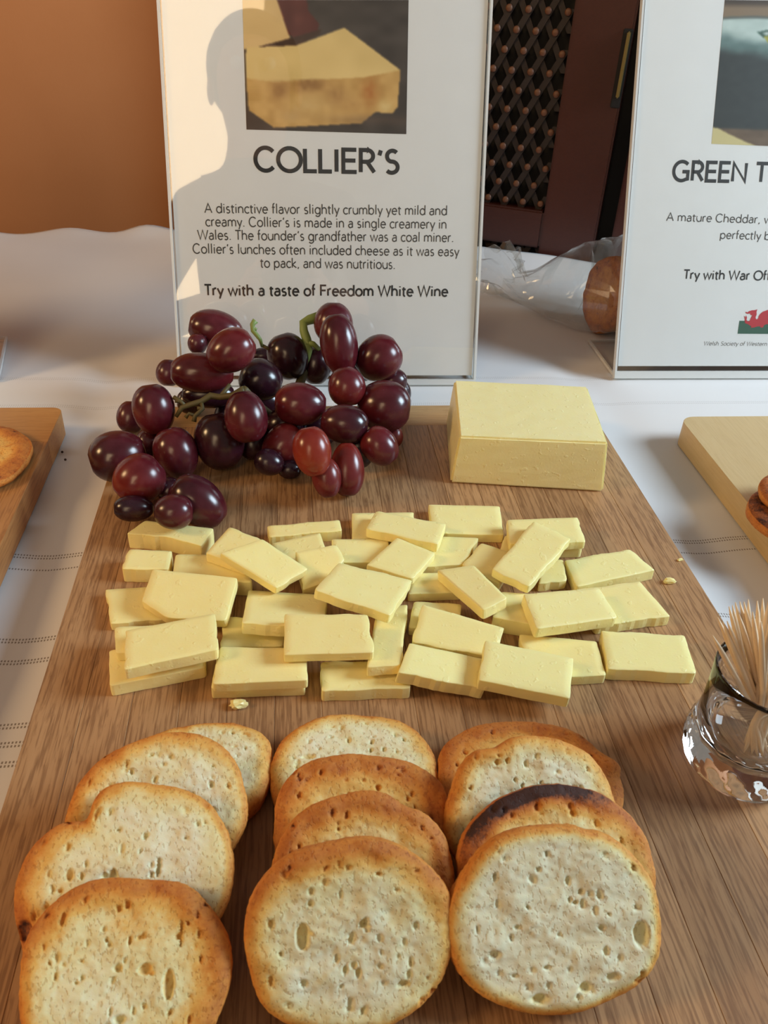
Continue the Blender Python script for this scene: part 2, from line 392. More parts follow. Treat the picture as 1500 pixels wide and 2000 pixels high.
# ------------------------------------------------------------------ chopping boards
def board(name, x0, x1, y0, y1, z1, mat, mat_x, label, strips, end_from, rotz=0.0, pivot=None, corner=0.012):
    px, py = pivot or ((x0 + x1) / 2, (y0 + y1) / 2)
    e = empty(name, (px, py, 0), label, 'cutting board', None, rotz)
    w = (x1 - x0) / strips; g = 0.00006
    def pc(nm, a, b, c, d, m, rc=None):
        """one plank; rc = which corners are rounded in plan"""
        bm = bmesh.new(); pts = []
        cs = [(a, c), (b, c), (b, d), (a, d)]
        for k, (x, y) in enumerate(cs):
            if rc and k in rc:
                r_ = corner; sx = 1 if x == a else -1; sy = 1 if y == c else -1; cx_, cy_ = x + sx * r_, y + sy * r_
                a0 = {0: PI, 1: -PI / 2, 2: 0, 3: PI / 2}[k]
                for q in range(7): th = a0 + q / 6 * PI / 2; pts.append((cx_ + r_ * math.cos(th), cy_ + r_ * math.sin(th)))
            else: pts.append((x, y))
        f = bm.faces.new([bm.verts.new((x - px, y - py, 0.0004)) for x, y in pts])
        r = bmesh.ops.extrude_face_region(bm, geom=[f]); bmesh.ops.translate(bm, vec=(0, 0, z1 - 0.0004), verts=[v for v in r['geom'] if isinstance(v, bmesh.types.BMVert)])
        bmesh.ops.recalc_face_normals(bm, faces=bm.faces)
        ed = [q for q in bm.edges if abs(q.verts[0].co.z - q.verts[1].co.z) < 1e-6]
        bmesh.ops.bevel(bm, geom=ed, offset=0.00018, segments=1, affect='EDGES')
        return bm_obj(nm, bm, m, e)
    for k in range(strips):
        a, b = x0 + k * w, x0 + (k + 1) * w
        ytop = end_from if end_from else y1
        rc = []
        if k == 0: rc.append(0)
        if k == strips - 1: rc.append(1)
        if not end_from:
            if k == 0: rc.append(3)
            if k == strips - 1: rc.append(2)
        pc('bamboo_strip' if strips > 3 else 'plank', a + g, b - g, y0, ytop - g, mat, rc)
    if end_from: pc('end_strip', x0, x1, end_from, y1, mat_x, [2, 3])
    return e
board('cutting_board', -0.1606, 0.1601, 0.055, 0.527, 0.018, WOOD, WOOD_X, 'large bamboo cutting board in the middle, carrying grapes, cheddar and toasts', 16, 0.4985)
board('cutting_board', -0.50, -0.2045, 0.06, 0.527, 0.018, WOOD_L, WOOD_LX, 'warm brown bamboo cutting board cut off by the left frame edge', 15, 0.481, corner=0.007)
board('cutting_board', 0.2215, 0.54, 0.08, 0.508, 0.018, WOOD_R, WOOD_X, 'pale cutting board with rounded corner at the right frame edge', 3, None, corner=0.011)

# ------------------------------------------------------------------ lettering: a monoline geometric sans drawn as strokes
def arc(cx, cy, rx, ry, a0, a1, n=14): return [(cx + rx * math.cos(math.radians(a0 + (a1 - a0) * k / n)), cy + ry * math.sin(math.radians(a0 + (a1 - a0) * k / n))) for k in range(n + 1)]
XH, CAP, ASC, DSC = 0.47, 0.70, 0.74, -0.20
def bowl(cx, r=0.235): return arc(cx, XH / 2, r, XH / 2, 0, 360, 22)
GL = {
 'C': (0.70, [arc(0.37, .35, .33, .36, 42, 318, 20)]), 'O': (0.82, [arc(.41, .35, .37, .36, 0, 360, 26)]),
 'L': (0.46, [[(.06, .70), (.06, 0), (.44, 0)]]), 'I': (0.22, [[(.10, 0), (.10, .70)]]),
 'E': (0.54, [[(.50, .70), (.07, .70), (.07, 0), (.51, 0)], [(.07, .36), (.47, .36)]]),
 'R': (0.58, [[(.07, 0), (.07, .70), (.28, .70)] + arc(.28, .515, .20, .185, 90, -90, 12) + [(.07, .33)], [(.28, .33), (.52, 0)]]),
 'S': (0.52, [arc(.27, .52, .18, .175, 40, 250, 14) + arc(.25, .175, .20, .18, 80, -140, 14)]),
 'G': (0.76, [arc(0.39, .35, .35, .36, 45, 300, 20) + [(.66, .06), (.66, .33), (.42, .33)]]),
 'N': (0.72, [[(.07, 0), (.07, .70), (.62, 0), (.62, .70)]]), 'T': (0.54, [[(.02, .70), (.52, .70)], [(.27, .70), (.27, 0)]]),
 'A': (0.68, [[(.02, 0), (.33, .70), (.64, 0)], [(.13, .24), (.53, .24)]]),
 'W': (0.96, [[(.02, .70), (.24, 0), (.47, .70), (.70, 0), (.93, .70)]]), 'F': (0.50, [[(.07, 0), (.07, .70), (.47, .70)], [(.07, .36), (.43, .36)]]),
 'a': (0.50, [arc(.25, .32, .16, .15, 150, 0, 10) + [(.41, 0)], [(.41, .28), (.28, .27)] + arc(.21, .135, .15, .135, 90, 270, 10) + arc(.24, .16, .17, .16, -90, -20, 6)]),
 'b': (0.58, [[(.07, 0), (.07, ASC)], arc(.29, XH / 2, .22, XH / 2, 0, 360, 20)]), 'c': (0.46, [arc(.27, XH / 2, .22, XH / 2, 45, 315, 16)]),
 'd': (0.58, [[(.50, 0), (.50, ASC)], arc(.28, XH / 2, .22, XH / 2, 0, 360, 20)]),
 'e': (0.54, [[(.06, .25), (.48, .25)] + arc(.27, XH / 2, .21, XH / 2, 5, 318, 18)]),
 'f': (0.30, [arc(.22, .62, .10, .12, 70, 180, 8) + [(.12, 0)], [(.02, .46), (.27, .46)]]),
 'g': (0.58, [arc(.28, XH / 2, .22, XH / 2, 0, 360, 20), [(.50, .47), (.50, -.02)] + arc(.29, -.02, .21, .18, 0, -150, 10)]),
 'h': (0.54, [[(.07, 0), (.07, ASC)], [(.07, .25)] + arc(.265, .27, .19, .20, 160, 0, 12) + [(.455, 0)]]),
 'i': (0.22, [[(.10, 0), (.10, XH)], [(.10, .60), (.10, .67)]]), 'k': (0.48, [[(.07, 0), (.07, ASC)], [(.40, .46), (.09, .22), (.44, 0)]]),
 'l': (0.22, [[(.10, 0), (.10, ASC)]]), 'm': (0.82, [[(.07, 0), (.07, XH)], [(.07, .25)] + arc(.235, .29, .165, .18, 160, 0, 12) + [(.40, 0)], [(.40, .25)] + arc(.57, .29, .165, .18, 160, 0, 12) + [(.735, 0)]]),
 'n': (0.54, [[(.07, 0), (.07, XH)], [(.07, .25)] + arc(.265, .27, .19, .20, 160, 0, 12) + [(.455, 0)]]), 'o': (0.56, [arc(.28, XH / 2, .23, XH / 2, 0, 360, 20)]),
 'p': (0.58, [[(.07, XH), (.07, DSC)], arc(.29, XH / 2, .22, XH / 2, 0, 360, 20)]), 'r': (0.34, [[(.07, 0), (.07, XH)], [(.07, .25)] + arc(.25, .27, .18, .20, 165, 75, 7)]),
 's': (0.42, [arc(.21, .35, .13, .12, 45, 245, 10) + arc(.20, .12, .145, .125, 75, -145, 10)]),
 't': (0.32, [[(.13, .60), (.13, .11)] + arc(.22, .10, .09, .10, 180, 290, 6), [(.02, .46), (.29, .46)]]),
 'u': (0.54, [[(.47, XH), (.47, 0)], [(.07, XH), (.07, .20)] + arc(.265, .20, .195, .20, 180, 340, 12)]),
 'v': (0.46, [[(.02, XH), (.23, 0), (.44, XH)]]), 'w': (0.72, [[(.02, XH), (.19, 0), (.36, XH), (.53, 0), (.70, XH)]]),
 'y': (0.46, [[(.02, XH), (.24, .02)], [(.44, XH), (.20, -.10)] + arc(.13, -.10, .07, .09, -10, -90, 4)]),
 ',': (0.24, [[(.13, .05), (.08, -.09)]]), '.': (0.24, [[(.11, -.01), (.11, .06)]]), "'": (0.20, [[(.12, .70), (.07, .54)]]), ' ': (0.26, []),
}
TRACK = 0.035
def strokes_text(s, w):
    """returns 2-D quads and total advance; w = stroke width in em"""
    Q = []; x = 0.0
    for ch in s:
        adv, st = GL[ch]
        for pl in st:
            n = len(pl); L, R_ = [], []
            closed = n > 3 and abs(pl[0][0] - pl[-1][0]) + abs(pl[0][1] - pl[-1][1]) < 1e-6
            for i, p in enumerate(pl):
                a = pl[i - 1] if i > 0 else (pl[-2] if closed else None); b = pl[i + 1] if i < n - 1 else (pl[1] if closed else None)
                def nm(u, v):
                    dx, dy = v[0] - u[0], v[1] - u[1]; l = math.hypot(dx, dy) or 1e-9; return (-dy / l, dx / l)
                if a is None: nx, ny = nm(p, b)
                elif b is None: nx, ny = nm(a, p)
                else:
                    n1, n2 = nm(a, p), nm(p, b); nx, ny = n1[0] + n2[0], n1[1] + n2[1]; l = math.hypot(nx, ny)
                    if l < 0.3: nx, ny = n2
                    else:
                        nx /= l; ny /= l; c = max(0.6, nx * n1[0] + ny * n1[1]); nx /= c; ny /= c
                L.append((x + p[0] + nx * w / 2, p[1] + ny * w / 2)); R_.append((x + p[0] - nx * w / 2, p[1] - ny * w / 2))
            for i in range(n - 1): Q.append((L[i], R_[i], R_[i + 1], L[i + 1]))
        x += adv + TRACK
    return Q, x

class Sign:
    """slanted acrylic holder: origin at its front bottom left corner, s across, h up the pane, o towards the viewer"""
    def __init__(s, origin, u, width, height, label, right=Vector((1, 0, 0)), base_depth=0.078, paper_from=0.007):
        s.B = Vector(origin); s.X = right.normalized(); s.U = (Vector(u) - s.X * Vector(u).dot(s.X)).normalized(); s.N = s.X.cross(s.U).normalized()
        s.w, s.h = width, height
        s.e = empty('sign_holder', s.B, label, 'sign')
        def slab(name, s0, s1, h0, h1, o0, o1, mat, parent=s.e):
            V_ = [s.X * a + s.U * b + s.N * c for a in (s0, s1) for b in (h0, h1) for c in (o0, o1)]
            F_ = [(0, 1, 3, 2), (4, 6, 7, 5), (0, 4, 5, 1), (2, 3, 7, 6), (0, 2, 6, 4), (1, 5, 7, 3)]
            return link(name, new_mesh(name, V_, F_), mat, parent)
        s.slab = slab
        e = 0.0016
        slab('front_pane', e, width - e, paper_from * 0.6, height, 0.0006, 0.0024, ACRYL)
        slab('back_pane', e, width - e, paper_from * 0.6, height, -0.0024, -0.0006, ACRYL)
        slab('edge_strip', 0, e, 0.0, height, -0.0024, 0.0024, ACRYL_EDGE); slab('edge_strip', width - e, width, 0.0, height, -0.0024, 0.0024, ACRYL_EDGE)
        slab('bottom_bend', e, width - e, 0.0, paper_from * 0.6, -0.0024, 0.0024, ACRYL_EDGE)
        # base: horizontal sheet running back
        bk = Vector((-s.X.y, s.X.x, 0)); z0, z1 = 0.0006, 0.0030
        def hs(name, a0, a1, b0, b1, mat):
            V_ = [s.X * a + bk * b + Vector((0, 0, c)) for a in (a0, a1) for b in (b0, b1) for c in (z0, z1)]
            F_ = [(0, 1, 3, 2), (4, 6, 7, 5), (0, 4, 5, 1), (2, 3, 7, 6), (0, 2, 6, 4), (1, 5, 7, 3)]
            return link(name, new_mesh(name, V_, F_), mat, s.e)
        hs('base', e, width - e, 0.0045, base_depth - e, ACRYL); hs('edge_strip', 0, e, 0.004, base_depth, ACRYL_EDGE); hs('edge_strip', width - e, width, 0.004, base_depth, ACRYL_EDGE)
        hs('edge_strip', e, width - e, base_depth - e, base_depth, ACRYL_EDGE)
        s.paper = slab('paper', 0.003, width - 0.003, paper_from, height - 0.002, -0.0002, 0.0, PAPER)
    def px(s, x, y):
        v = Vector(ray(x, y)); c = Vector(CAM); t = s.N.dot(s.B - c) / s.N.dot(v); p = c + v * t - s.B
        return p.dot(s.X), p.dot(s.U)
    def text(s, body, xl, xr, yl, yr, cap, weight=0.075, mat=None, shear=0.0, name='text_line'):
        a = s.px(xl, yl); b = s.px(xr, yr); c = s.px((xl + xr) / 2, (yl + yr) / 2); d = s.px((xl + xr) / 2, (yl + yr) / 2 - cap)
        em = math.hypot(d[0] - c[0], d[1] - c[1]) / CAP; L = math.hypot(b[0] - a[0], b[1] - a[1])
        Q, adv = strokes_text(body, weight); sx = L / (adv - 0.06 - TRACK)
        ux, uy = (b[0] - a[0]) / L, (b[1] - a[1]) / L
        V_, F_ = [], []
        for k, q in enumerate(Q):
            for (x, y) in q:
                X_ = (x - 0.03 + shear * y) * sx; Y_ = y * em
                S_ = a[0] + ux * X_ - uy * Y_ ; H_ = a[1] + uy * X_ + ux * Y_
                V_.append(s.X * S_ + s.U * H_ + s.N * (0.00012 + 0.0000004 * (k % 5)))
            F_.append((4 * k, 4 * k + 1, 4 * k + 2, 4 * k + 3))
        return link(name, new_mesh(name, V_, F_), mat or INK_G, s.paper)
    def picture(s, corners, nx, ny, fn, name='picture'):
        """corners: TL, TR, BR, BL in the photograph; fn(U, V) -> rgb 0-255 arrays"""
        c = [s.px(*p) for p in corners]
        u, v = np.meshgrid(np.linspace(0, 1, nx), np.linspace(0, 1, ny))
        V_ = []
        for uu, vv in zip(u.ravel(), v.ravel()):
            S_ = (c[0][0] * (1 - uu) + c[1][0] * uu) * (1 - vv) + (c[3][0] * (1 - uu) + c[2][0] * uu) * vv
            H_ = (c[0][1] * (1 - uu) + c[1][1] * uu) * (1 - vv) + (c[3][1] * (1 - uu) + c[2][1] * uu) * vv
            V_.append(s.X * S_ + s.U * H_ + s.N * 0.0001)
        F_ = [(j * nx + i, (j + 1) * nx + i, (j + 1) * nx + i + 1, j * nx + i + 1) for j in range(ny - 1) for i in range(nx - 1)]
        me = new_mesh(name, V_, F_)
        rgb = np.clip(fn(u, v), 0, 255) / 255.0; rgb = np.where(rgb <= 0.04045, rgb / 12.92, ((rgb + 0.055) / 1.055) ** 2.4)
        at_ = me.color_attributes.new('ink', 'FLOAT_COLOR', 'POINT')
        at_.data.foreach_set('color', np.concatenate([rgb.reshape(-1, 3), np.ones((nx * ny, 1))], 1).ravel().astype(np.float32))
        return link(name, me, PRINT, s.paper)
    def shape(s, pts, mat, off, name):
        P_ = [s.px(*p) for p in pts]; V_ = [s.X * a + s.U * b + s.N * off for a, b in P_]
        bm = bmesh.new(); f = bm.faces.new([bm.verts.new(v) for v in V_]); bmesh.ops.triangulate(bm, faces=[f]); return bm_obj(name, bm, mat, s.paper)

S1 = Sign((-0.1361, 0.5956, 0.0006), (0, 0.299, 0.9542), 0.2290, 0.296, 'central acrylic sign for Collier\'s cheese with a picture of cut cheddar', paper_from=0.0072)
def boxblur(a, k):
    for ax in (0, 1):
        p = np.pad(a, [(k, k) if i == ax else (0, 0) for i in range(a.ndim)], mode='edge'); c = np.cumsum(p, axis=ax)
        n = a.shape[ax]; idx = np.arange(n)
        hi = np.take(c, idx + 2 * k, axis=ax); lo = np.take(c, np.maximum(idx - 1, 0), axis=ax); lo = np.where((idx.reshape([-1 if i == ax else 1 for i in range(a.ndim)]) == 0), 0, lo)
        a = (hi - lo) / (2 * k + 1)
    return a
def cheese_pic(u, v):
    X = 372 + u * (1068 - 372); Y = v * 556
    c = np.zeros(u.shape + (3,)); c[:] = (62, 52, 46)
    c += (vnoise(X / 70, Y / 40, 2)[..., None] - .5) * 26
    def put(poly, col, amp=10, sc=22, sd=1):
        m = inside(X, Y, poly); n = (vnoise(X / sc, Y / sc, sd) - .5)[..., None] * amp * 2
        c[m] = (np.array(col) + n)[m]
    put([(372, -300), (515, -300), (515, 0), (560, 140), (570, 165), (430, 196), (372, 206)], (224, 188, 128), 6, 60)
    put([(515, -5), (640, -5), (642, 40), (690, 100), (680, 130), (600, 165), (560, 140)], (92, 36, 28), 12, 40)
    put([(425, 197), (560, 160), (700, 118), (690, 140), (590, 190)], (66, 40, 26), 4)
    put([(380, 198), (590, 188), (795, 112), (1038, 285), (880, 330), (500, 350), (376, 340)], (228, 196, 128), 7, 80)
    put([(376, 330), (500, 345), (880, 318), (1038, 285), (1028, 440), (1005, 470), (930, 465), (870, 515), (490, 545), (384, 470)], (206, 162, 92), 14, 30)
    for (x, y, rx, ry, col) in ((515, 380, 38, 42, (158, 112, 54)), (640, 355, 75, 38, (150, 104, 50)), (760, 400, 45, 45, (176, 130, 70)), (905, 380, 40, 70, (186, 120, 52)), (830, 440, 60, 40, (196, 150, 84)), (640, 440, 90, 50, (214, 176, 112)), (975, 440, 35, 30, (228, 196, 130)), (560, 490, 60, 30, (206, 166, 104))):
        g = np.exp(-(((X - x) / rx) ** 2 + ((Y - y) / ry) ** 2) * 1.2) * (0.6 + 0.6 * vnoise(X / 16, Y / 16, 5)); m = inside(X, Y, [(376, 320), (500, 335), (880, 318), (1038, 290), (1028, 440), (1005, 470), (930, 465), (870, 515), (490, 545), (384, 470)])
        g = (g * m)[..., None]; c[:] = c * (1 - g) + np.array(col) * g
    g = np.exp(-(((X - 950) / 200) ** 2 + ((Y - 500) / 22) ** 2))[..., None] * (Y > 470)[..., None]; c[:] = c * (1 - g * .4) + np.array((110, 84, 66)) * g * .4
    return boxblur(c, 1)
S1.picture([(473.5, 0), (798, 0), (793.5, 262), (481.5, 253)], 190, 150, cheese_pic)
S1.text("COLLIER'S", 499, 779, 332.5, 337.5, 43.5, 0.132, INK, name='title_text')
for tx, xl, xr, yl, yr in (("A distinctive flavor slightly crumbly yet mild and", 400.5, 873, 415.5, 420), ("creamy. Collier's is made in a single creamery in", 402, 872, 441.5, 446.5),
        ("Wales. The founder's grandfather was a coal miner.", 387, 886, 467.5, 472.5), ("Collier's lunches often included cheese as it was easy", 377.5, 896, 494.5, 500), ("to pack, and was nutritious.", 509, 772, 522, 525)):
    S1.text(tx, xl, xr, yl, yr, 18.0, 0.092)
S1.text("Try with a taste of Freedom White Wine", 400.5, 874.5, 576.5, 578.5, 20.0, 0.128, INK)

S2 = Sign((0.2096, 0.6062, 0.0006), (0, 0.0963, 0.2588), 0.2290, 0.296, 'right acrylic sign reading GREEN T with a small red dragon flag', paper_from=0.0098, base_depth=0.072)
def green_pic(u, v):
    X = 262 + u * (1700 - 262); Y = v * 1880
    c = np.zeros(u.shape + (3,)); n = vnoise(X / 90, Y / 60, 4)[..., None] - .5
    def ss(a, b, x): t_ = np.clip((x - a) / (b - a), 0, 1); return (t_ * t_ * (3 - 2 * t_))[..., None]
    c[:] = (66, 48, 34); c = c * (1 - ss(20, 110, Y)) + np.array((136, 112, 88)) * ss(20, 110, Y)
    Yc = Y + 20 * np.cos((X - 700) / 300.)
    k = ss(214, 222, Yc); c = c * (1 - k) + np.array((92, 96, 90)) * k
    k = ss(236, 262, Yc); c = c * (1 - k) + (np.array((188, 202, 198)) + n * 14) * k
    Yd = Y - (X - 380) * 0.12 - 60 * vnoise(X / 160, Y / 160, 9)
    k = ss(340, 520, Yd); c = c * (1 - k) + (np.array((96, 120, 118)) + n * 20) * k
    k = ss(520, 700, Yd); c = c * (1 - k) + (np.array((42, 44, 42)) + n * 8) * k
    def put(poly, col):
        m = inside(X, Y, poly); c[m] = np.array(col)
    put([(740, 400), (900, 368), (1500, 360), (1500, 500), (960, 440), (830, 470)], (60, 88, 76)); put([(810, 410), (930, 385), (1000, 400), (870, 440)], (190, 200, 196))
    put([(840, 455), (1000, 425), (1500, 420), (1500, 760), (1000, 640), (930, 560)], (168, 160, 60)); put([(1000, 560), (1500, 600), (1500, 760), (1000, 630)], (120, 128, 40))
    k = ss(1640, 1690, Y + 0 * X); c = c * (1 - k) + (np.array((104, 80, 58)) + n * 20) * k
    put([(262, 1655), (330, 1665), (470, 1735), (700, 1830), (860, 1890), (262, 1890)], (206, 190, 136))
    return boxblur(c, 1)
S2.picture([(1415.5, 0), (1618, 2), (1601, 289), (1389.5, 281)], 150, 170, green_pic)
S2.text("GREEN T", 1314, 1496, 352, 355.5, 36, 0.135, INK, name='title_text')
S2.text("A mature Cheddar, w", 1302, 1506, 431, 436.5, 15.5, 0.088); S2.text("perfectly b", 1406, 1503, 466, 468.5, 15.5, 0.088)
S2.text("Try with War Off", 1335, 1503, 544.5, 547, 17, 0.125, INK); S2.text("Welsh Society of Western", 1374, 1497, 674.5, 675.5, 7.6, 0.07, shear=0.2)
FLG = plain('flag_green', (52, 92, 74), 0.6); FLR = plain('flag_red', (190, 44, 54), 0.6)
def fl(p): return (1380 + p[0] / 12.5, 580 + p[1] / 12.5)
S2.shape([fl(p) for p in ((800, 580), (1900, 590), (1875, 905), (755, 898))], FLG, 0.0001, 'flag_green_half')
S2.shape([fl(p) for p in ((950, 360), (1000, 378), (1030, 348), (1100, 325), (1170, 322), (1240, 300), (1218, 360), (1222, 430), (1195, 490), (1200, 530), (1225, 548), (1258, 520), (1270, 470), (1300, 420),
    (1370, 360), (1440, 335), (1490, 315), (1540, 350), (1600, 380), (1560, 420), (1620, 470), (1580, 520), (1640, 560), (1700, 500), (1760, 540), (1710, 600), (1740, 680), (1640, 660), (1560, 690), (1470, 660), (1400, 690), (1382, 740), (1320, 750), (1300, 715),
    (1240, 720), (1160, 745), (1070, 750), (1090, 720), (1000, 660), (940, 640), (930, 600), (935, 550), (912, 455), (950, 500), (965, 445), (985, 500), (975, 560), (1000, 595), (1050, 588), (1070, 530), (1112, 450), (1075, 440), (1060, 405), (1000, 412), (955, 395))], FLR, 0.00018, 'red_dragon')

S3 = Sign((-0.4950, 0.5640, 0.0006), (-0.05, 0.30, 0.95), 0.2290, 0.296, 'third acrylic sign holder, only its clear base corner at the left frame edge', right=Vector((0.9840, 0.1780, 0)))

# ------------------------------------------------------------------ cheddar slices
SL = [
['17', [[-18.7, 387.7, 23.5], [16.2, 387.5, 23.5], [14.5, 364.7, 23.5], [-20.0, 363.6, 23.5]], 5.5],
['14', [[-65.6, 375.6, 24.5], [-26.0, 380.0, 24.5], [-25.2, 369.9, 24.5], [-64.1, 365.2, 24.5]], 6.5],
['19', [[25.7, 395.0, 23.5], [66.7, 392.1, 23.5], [62.9, 363.9, 23.5], [24.3, 367.1, 23.5]], 5.5],
['32c', [[63.7, 364.5, 23.0], [82.0, 361.9, 23.0], [74.6, 345.7, 23.0], [57.4, 349.5, 23.0]], 5.0],
['32b', [[82.4, 357.3, 24.0], [105.6, 357.4, 24.0], [102.6, 349.2, 24.0], [80.0, 350.0, 24.0]], 6.0],
['2', [[-135.0, 354.9, 26.5], [-113.2, 352.3, 26.5], [-113.3, 337.2, 26.5], [-136.3, 338.6, 26.5]], 8.5],
['3', [[-111.0, 349.0, 27.0], [-75.7, 346.8, 27.0], [-71.7, 324.8, 27.0], [-110.8, 330.1, 27.0]], 9.0],
['15', [[-63.0, 360.3, 24.1], [-37.2, 366.7, 25.7], [-33.9, 347.4, 25.6], [-58.6, 339.0, 24.0]], 6.0],
['20', [[-31.1, 362.9, 24.0], [-0.3, 362.7, 24.0], [-2.9, 341.8, 24.0], [-31.4, 342.9, 24.0]], 6.0],
['21', [[25.2, 365.0, 23.0], [49.1, 362.7, 23.0], [36.0, 339.8, 23.0], [12.7, 338.2, 23.0]], 5.0],
['38', [[79.9, 342.6, 23.5], [90.0, 340.9, 23.5], [87.3, 323.6, 23.5], [71.8, 321.8, 23.5]], 5.5],
['24', [[8.5, 334.5, 23.0], [31.5, 332.3, 23.0], [31.1, 317.3, 23.0], [4.6, 317.3, 23.0]], 5.0],
['31', [[48.7, 355.8, 24.7], [66.3, 344.6, 24.8], [51.4, 322.0, 24.0], [35.1, 338.1, 24.0]], 6.0],
['6', [[-142.7, 327.9, 22.5], [-112.7, 329.7, 22.5], [-106.5, 305.4, 22.5], [-136.2, 302.9, 22.5]], 4.5],
['12', [[-84.4, 305.2, 23.0], [-55.1, 299.5, 23.0], [-57.0, 283.4, 23.0], [-85.0, 284.1, 23.0]], 5.0],
['30', [[6.7, 311.8, 23.0], [30.0, 308.5, 23.0], [25.7, 291.0, 23.0], [1.8, 292.9, 23.0]], 5.0],
['37', [[49.8, 312.5, 27.0], [65.2, 309.9, 27.0], [62.5, 287.0, 27.0], [41.9, 294.1, 27.0]], 9.0],
['34', [[90.1, 339.2, 24.5], [128.5, 347.5, 24.5], [135.7, 329.1, 24.5], [90.2, 317.3, 24.5]], 6.5],
['35', [[87.6, 315.6, 24.0], [124.8, 321.0, 24.0], [130.5, 294.0, 24.0], [91.8, 288.9, 24.0]], 6.0],
['28', [[-40.3, 271.2, 24.5], [-0.6, 269.8, 24.5], [-2.2, 253.2, 24.5], [-40.5, 253.5, 24.5]], 6.5],
['9', [[-133.4, 283.1, 24.5], [-93.1, 290.3, 24.5], [-90.2, 270.4, 24.5], [-129.6, 261.3, 24.5]], 6.5],
['10b', [[-85.6, 281.3, 24.5], [-48.3, 278.7, 24.5], [-47.3, 257.4, 24.5], [-87.2, 257.8, 24.5]], 6.5],
['39', [[53.3, 285.6, 23.5], [88.8, 279.0, 23.5], [86.5, 257.3, 23.5], [52.6, 256.6, 23.5]], 5.5],
['40', [[92.5, 284.5, 25.0], [131.6, 279.4, 25.0], [127.3, 254.6, 25.0], [87.6, 259.6, 25.0]], 7.0],
['7', [[-132.0, 292.7, 29.6], [-96.6, 293.4, 29.6], [-94.1, 276.3, 29.7], [-128.7, 275.9, 29.7]], 5.0],
['3b', [[-84.5, 364.4, 32.6], [-64.7, 350.2, 32.6], [-74.8, 329.5, 32.7], [-95.0, 341.9, 32.7]], 5.5],
['1', [[-130.1, 378.8, 27.5], [-93.2, 370.0, 27.5], [-98.7, 354.8, 27.5], [-117.2, 363.5, 27.5], [-138.0, 367.0, 27.5]], 9.5],
['16', [[-50.5, 341.8, 32.0], [-29.5, 346.7, 32.6], [-25.8, 337.5, 29.7], [-34.8, 324.9, 26.3], [-47.1, 319.9, 25.3]], 7.0],
['18', [[-5.7, 381.5, 29.2], [31.0, 367.6, 29.2], [23.8, 348.5, 29.8], [-13.1, 363.6, 29.8]], 5.5],
['32', [[65.0, 369.3, 29.9], [105.2, 370.4, 29.9], [103.1, 347.7, 29.9], [61.6, 347.4, 29.9]], 5.0],
['11', [[-73.6, 321.6, 24.9], [-35.2, 316.9, 24.2], [-38.4, 284.5, 32.1], [-75.1, 289.4, 32.7]], 6.0],
['10a', [[-84.2, 277.5, 29.7], [-46.7, 274.6, 29.7], [-46.2, 255.3, 29.7], [-86.2, 255.1, 29.7]], 5.0],
['5', [[-119.7, 331.2, 31.8], [-78.4, 321.6, 32.7], [-82.8, 295.4, 28.8], [-110.0, 299.8, 27.9], [-122.7, 311.2, 28.8]], 5.0],
['22', [[3.0, 356.9, 28.8], [22.0, 343.9, 27.7], [7.3, 323.1, 27.7], [-14.9, 333.9, 28.9]], 4.5],
['33', [[76.9, 359.4, 35.9], [93.1, 344.1, 34.8], [62.5, 309.3, 32.2], [46.7, 322.4, 33.1]], 5.0],
['29', [[-11.6, 308.1, 23.3], [3.4, 309.6, 23.1], [-5.9, 260.7, 31.2], [-20.9, 259.8, 31.4]], 5.0],
['26', [[8.9, 300.3, 30.9], [45.6, 285.5, 27.8], [38.8, 270.2, 23.7], [1.6, 280.4, 25.6]], 5.5],
['27', [[-0.5, 274.0, 31.4], [34.6, 268.4, 24.7], [29.9, 250.1, 25.2], [-7.9, 255.1, 32.5]], 6.5],
['8', [[-124.9, 283.3, 35.8], [-87.0, 293.0, 35.8], [-84.2, 269.4, 35.8], [-122.0, 259.2, 35.8]], 6.0],
['4', [[-86.8, 331.7, 40.1], [-66.8, 342.5, 40.3], [-44.3, 327.0, 32.7], [-59.8, 314.4, 31.4]], 5.0],
['23', [[-29.2, 328.4, 35.3], [6.4, 317.8, 31.4], [-8.0, 288.0, 35.4], [-42.2, 303.6, 38.8]], 5.0],
['13', [[-55.8, 289.1, 37.6], [-18.5, 286.6, 37.7], [-17.4, 264.1, 35.9], [-56.2, 264.9, 35.5]], 5.0],
['36', [[57.8, 302.3, 33.7], [98.2, 309.3, 30.5], [100.6, 287.4, 30.1], [58.3, 278.0, 33.4]], 6.0],
['25', [[19.8, 328.0, 29.2], [38.8, 329.0, 31.1], [49.4, 299.6, 33.7], [36.3, 292.5, 32.8]], 6.0],
['41', [[33.7, 273.3, 32.1], [71.8, 262.4, 29.7], [63.5, 238.8, 29.7], [26.1, 249.2, 32.0]], 6.0]]
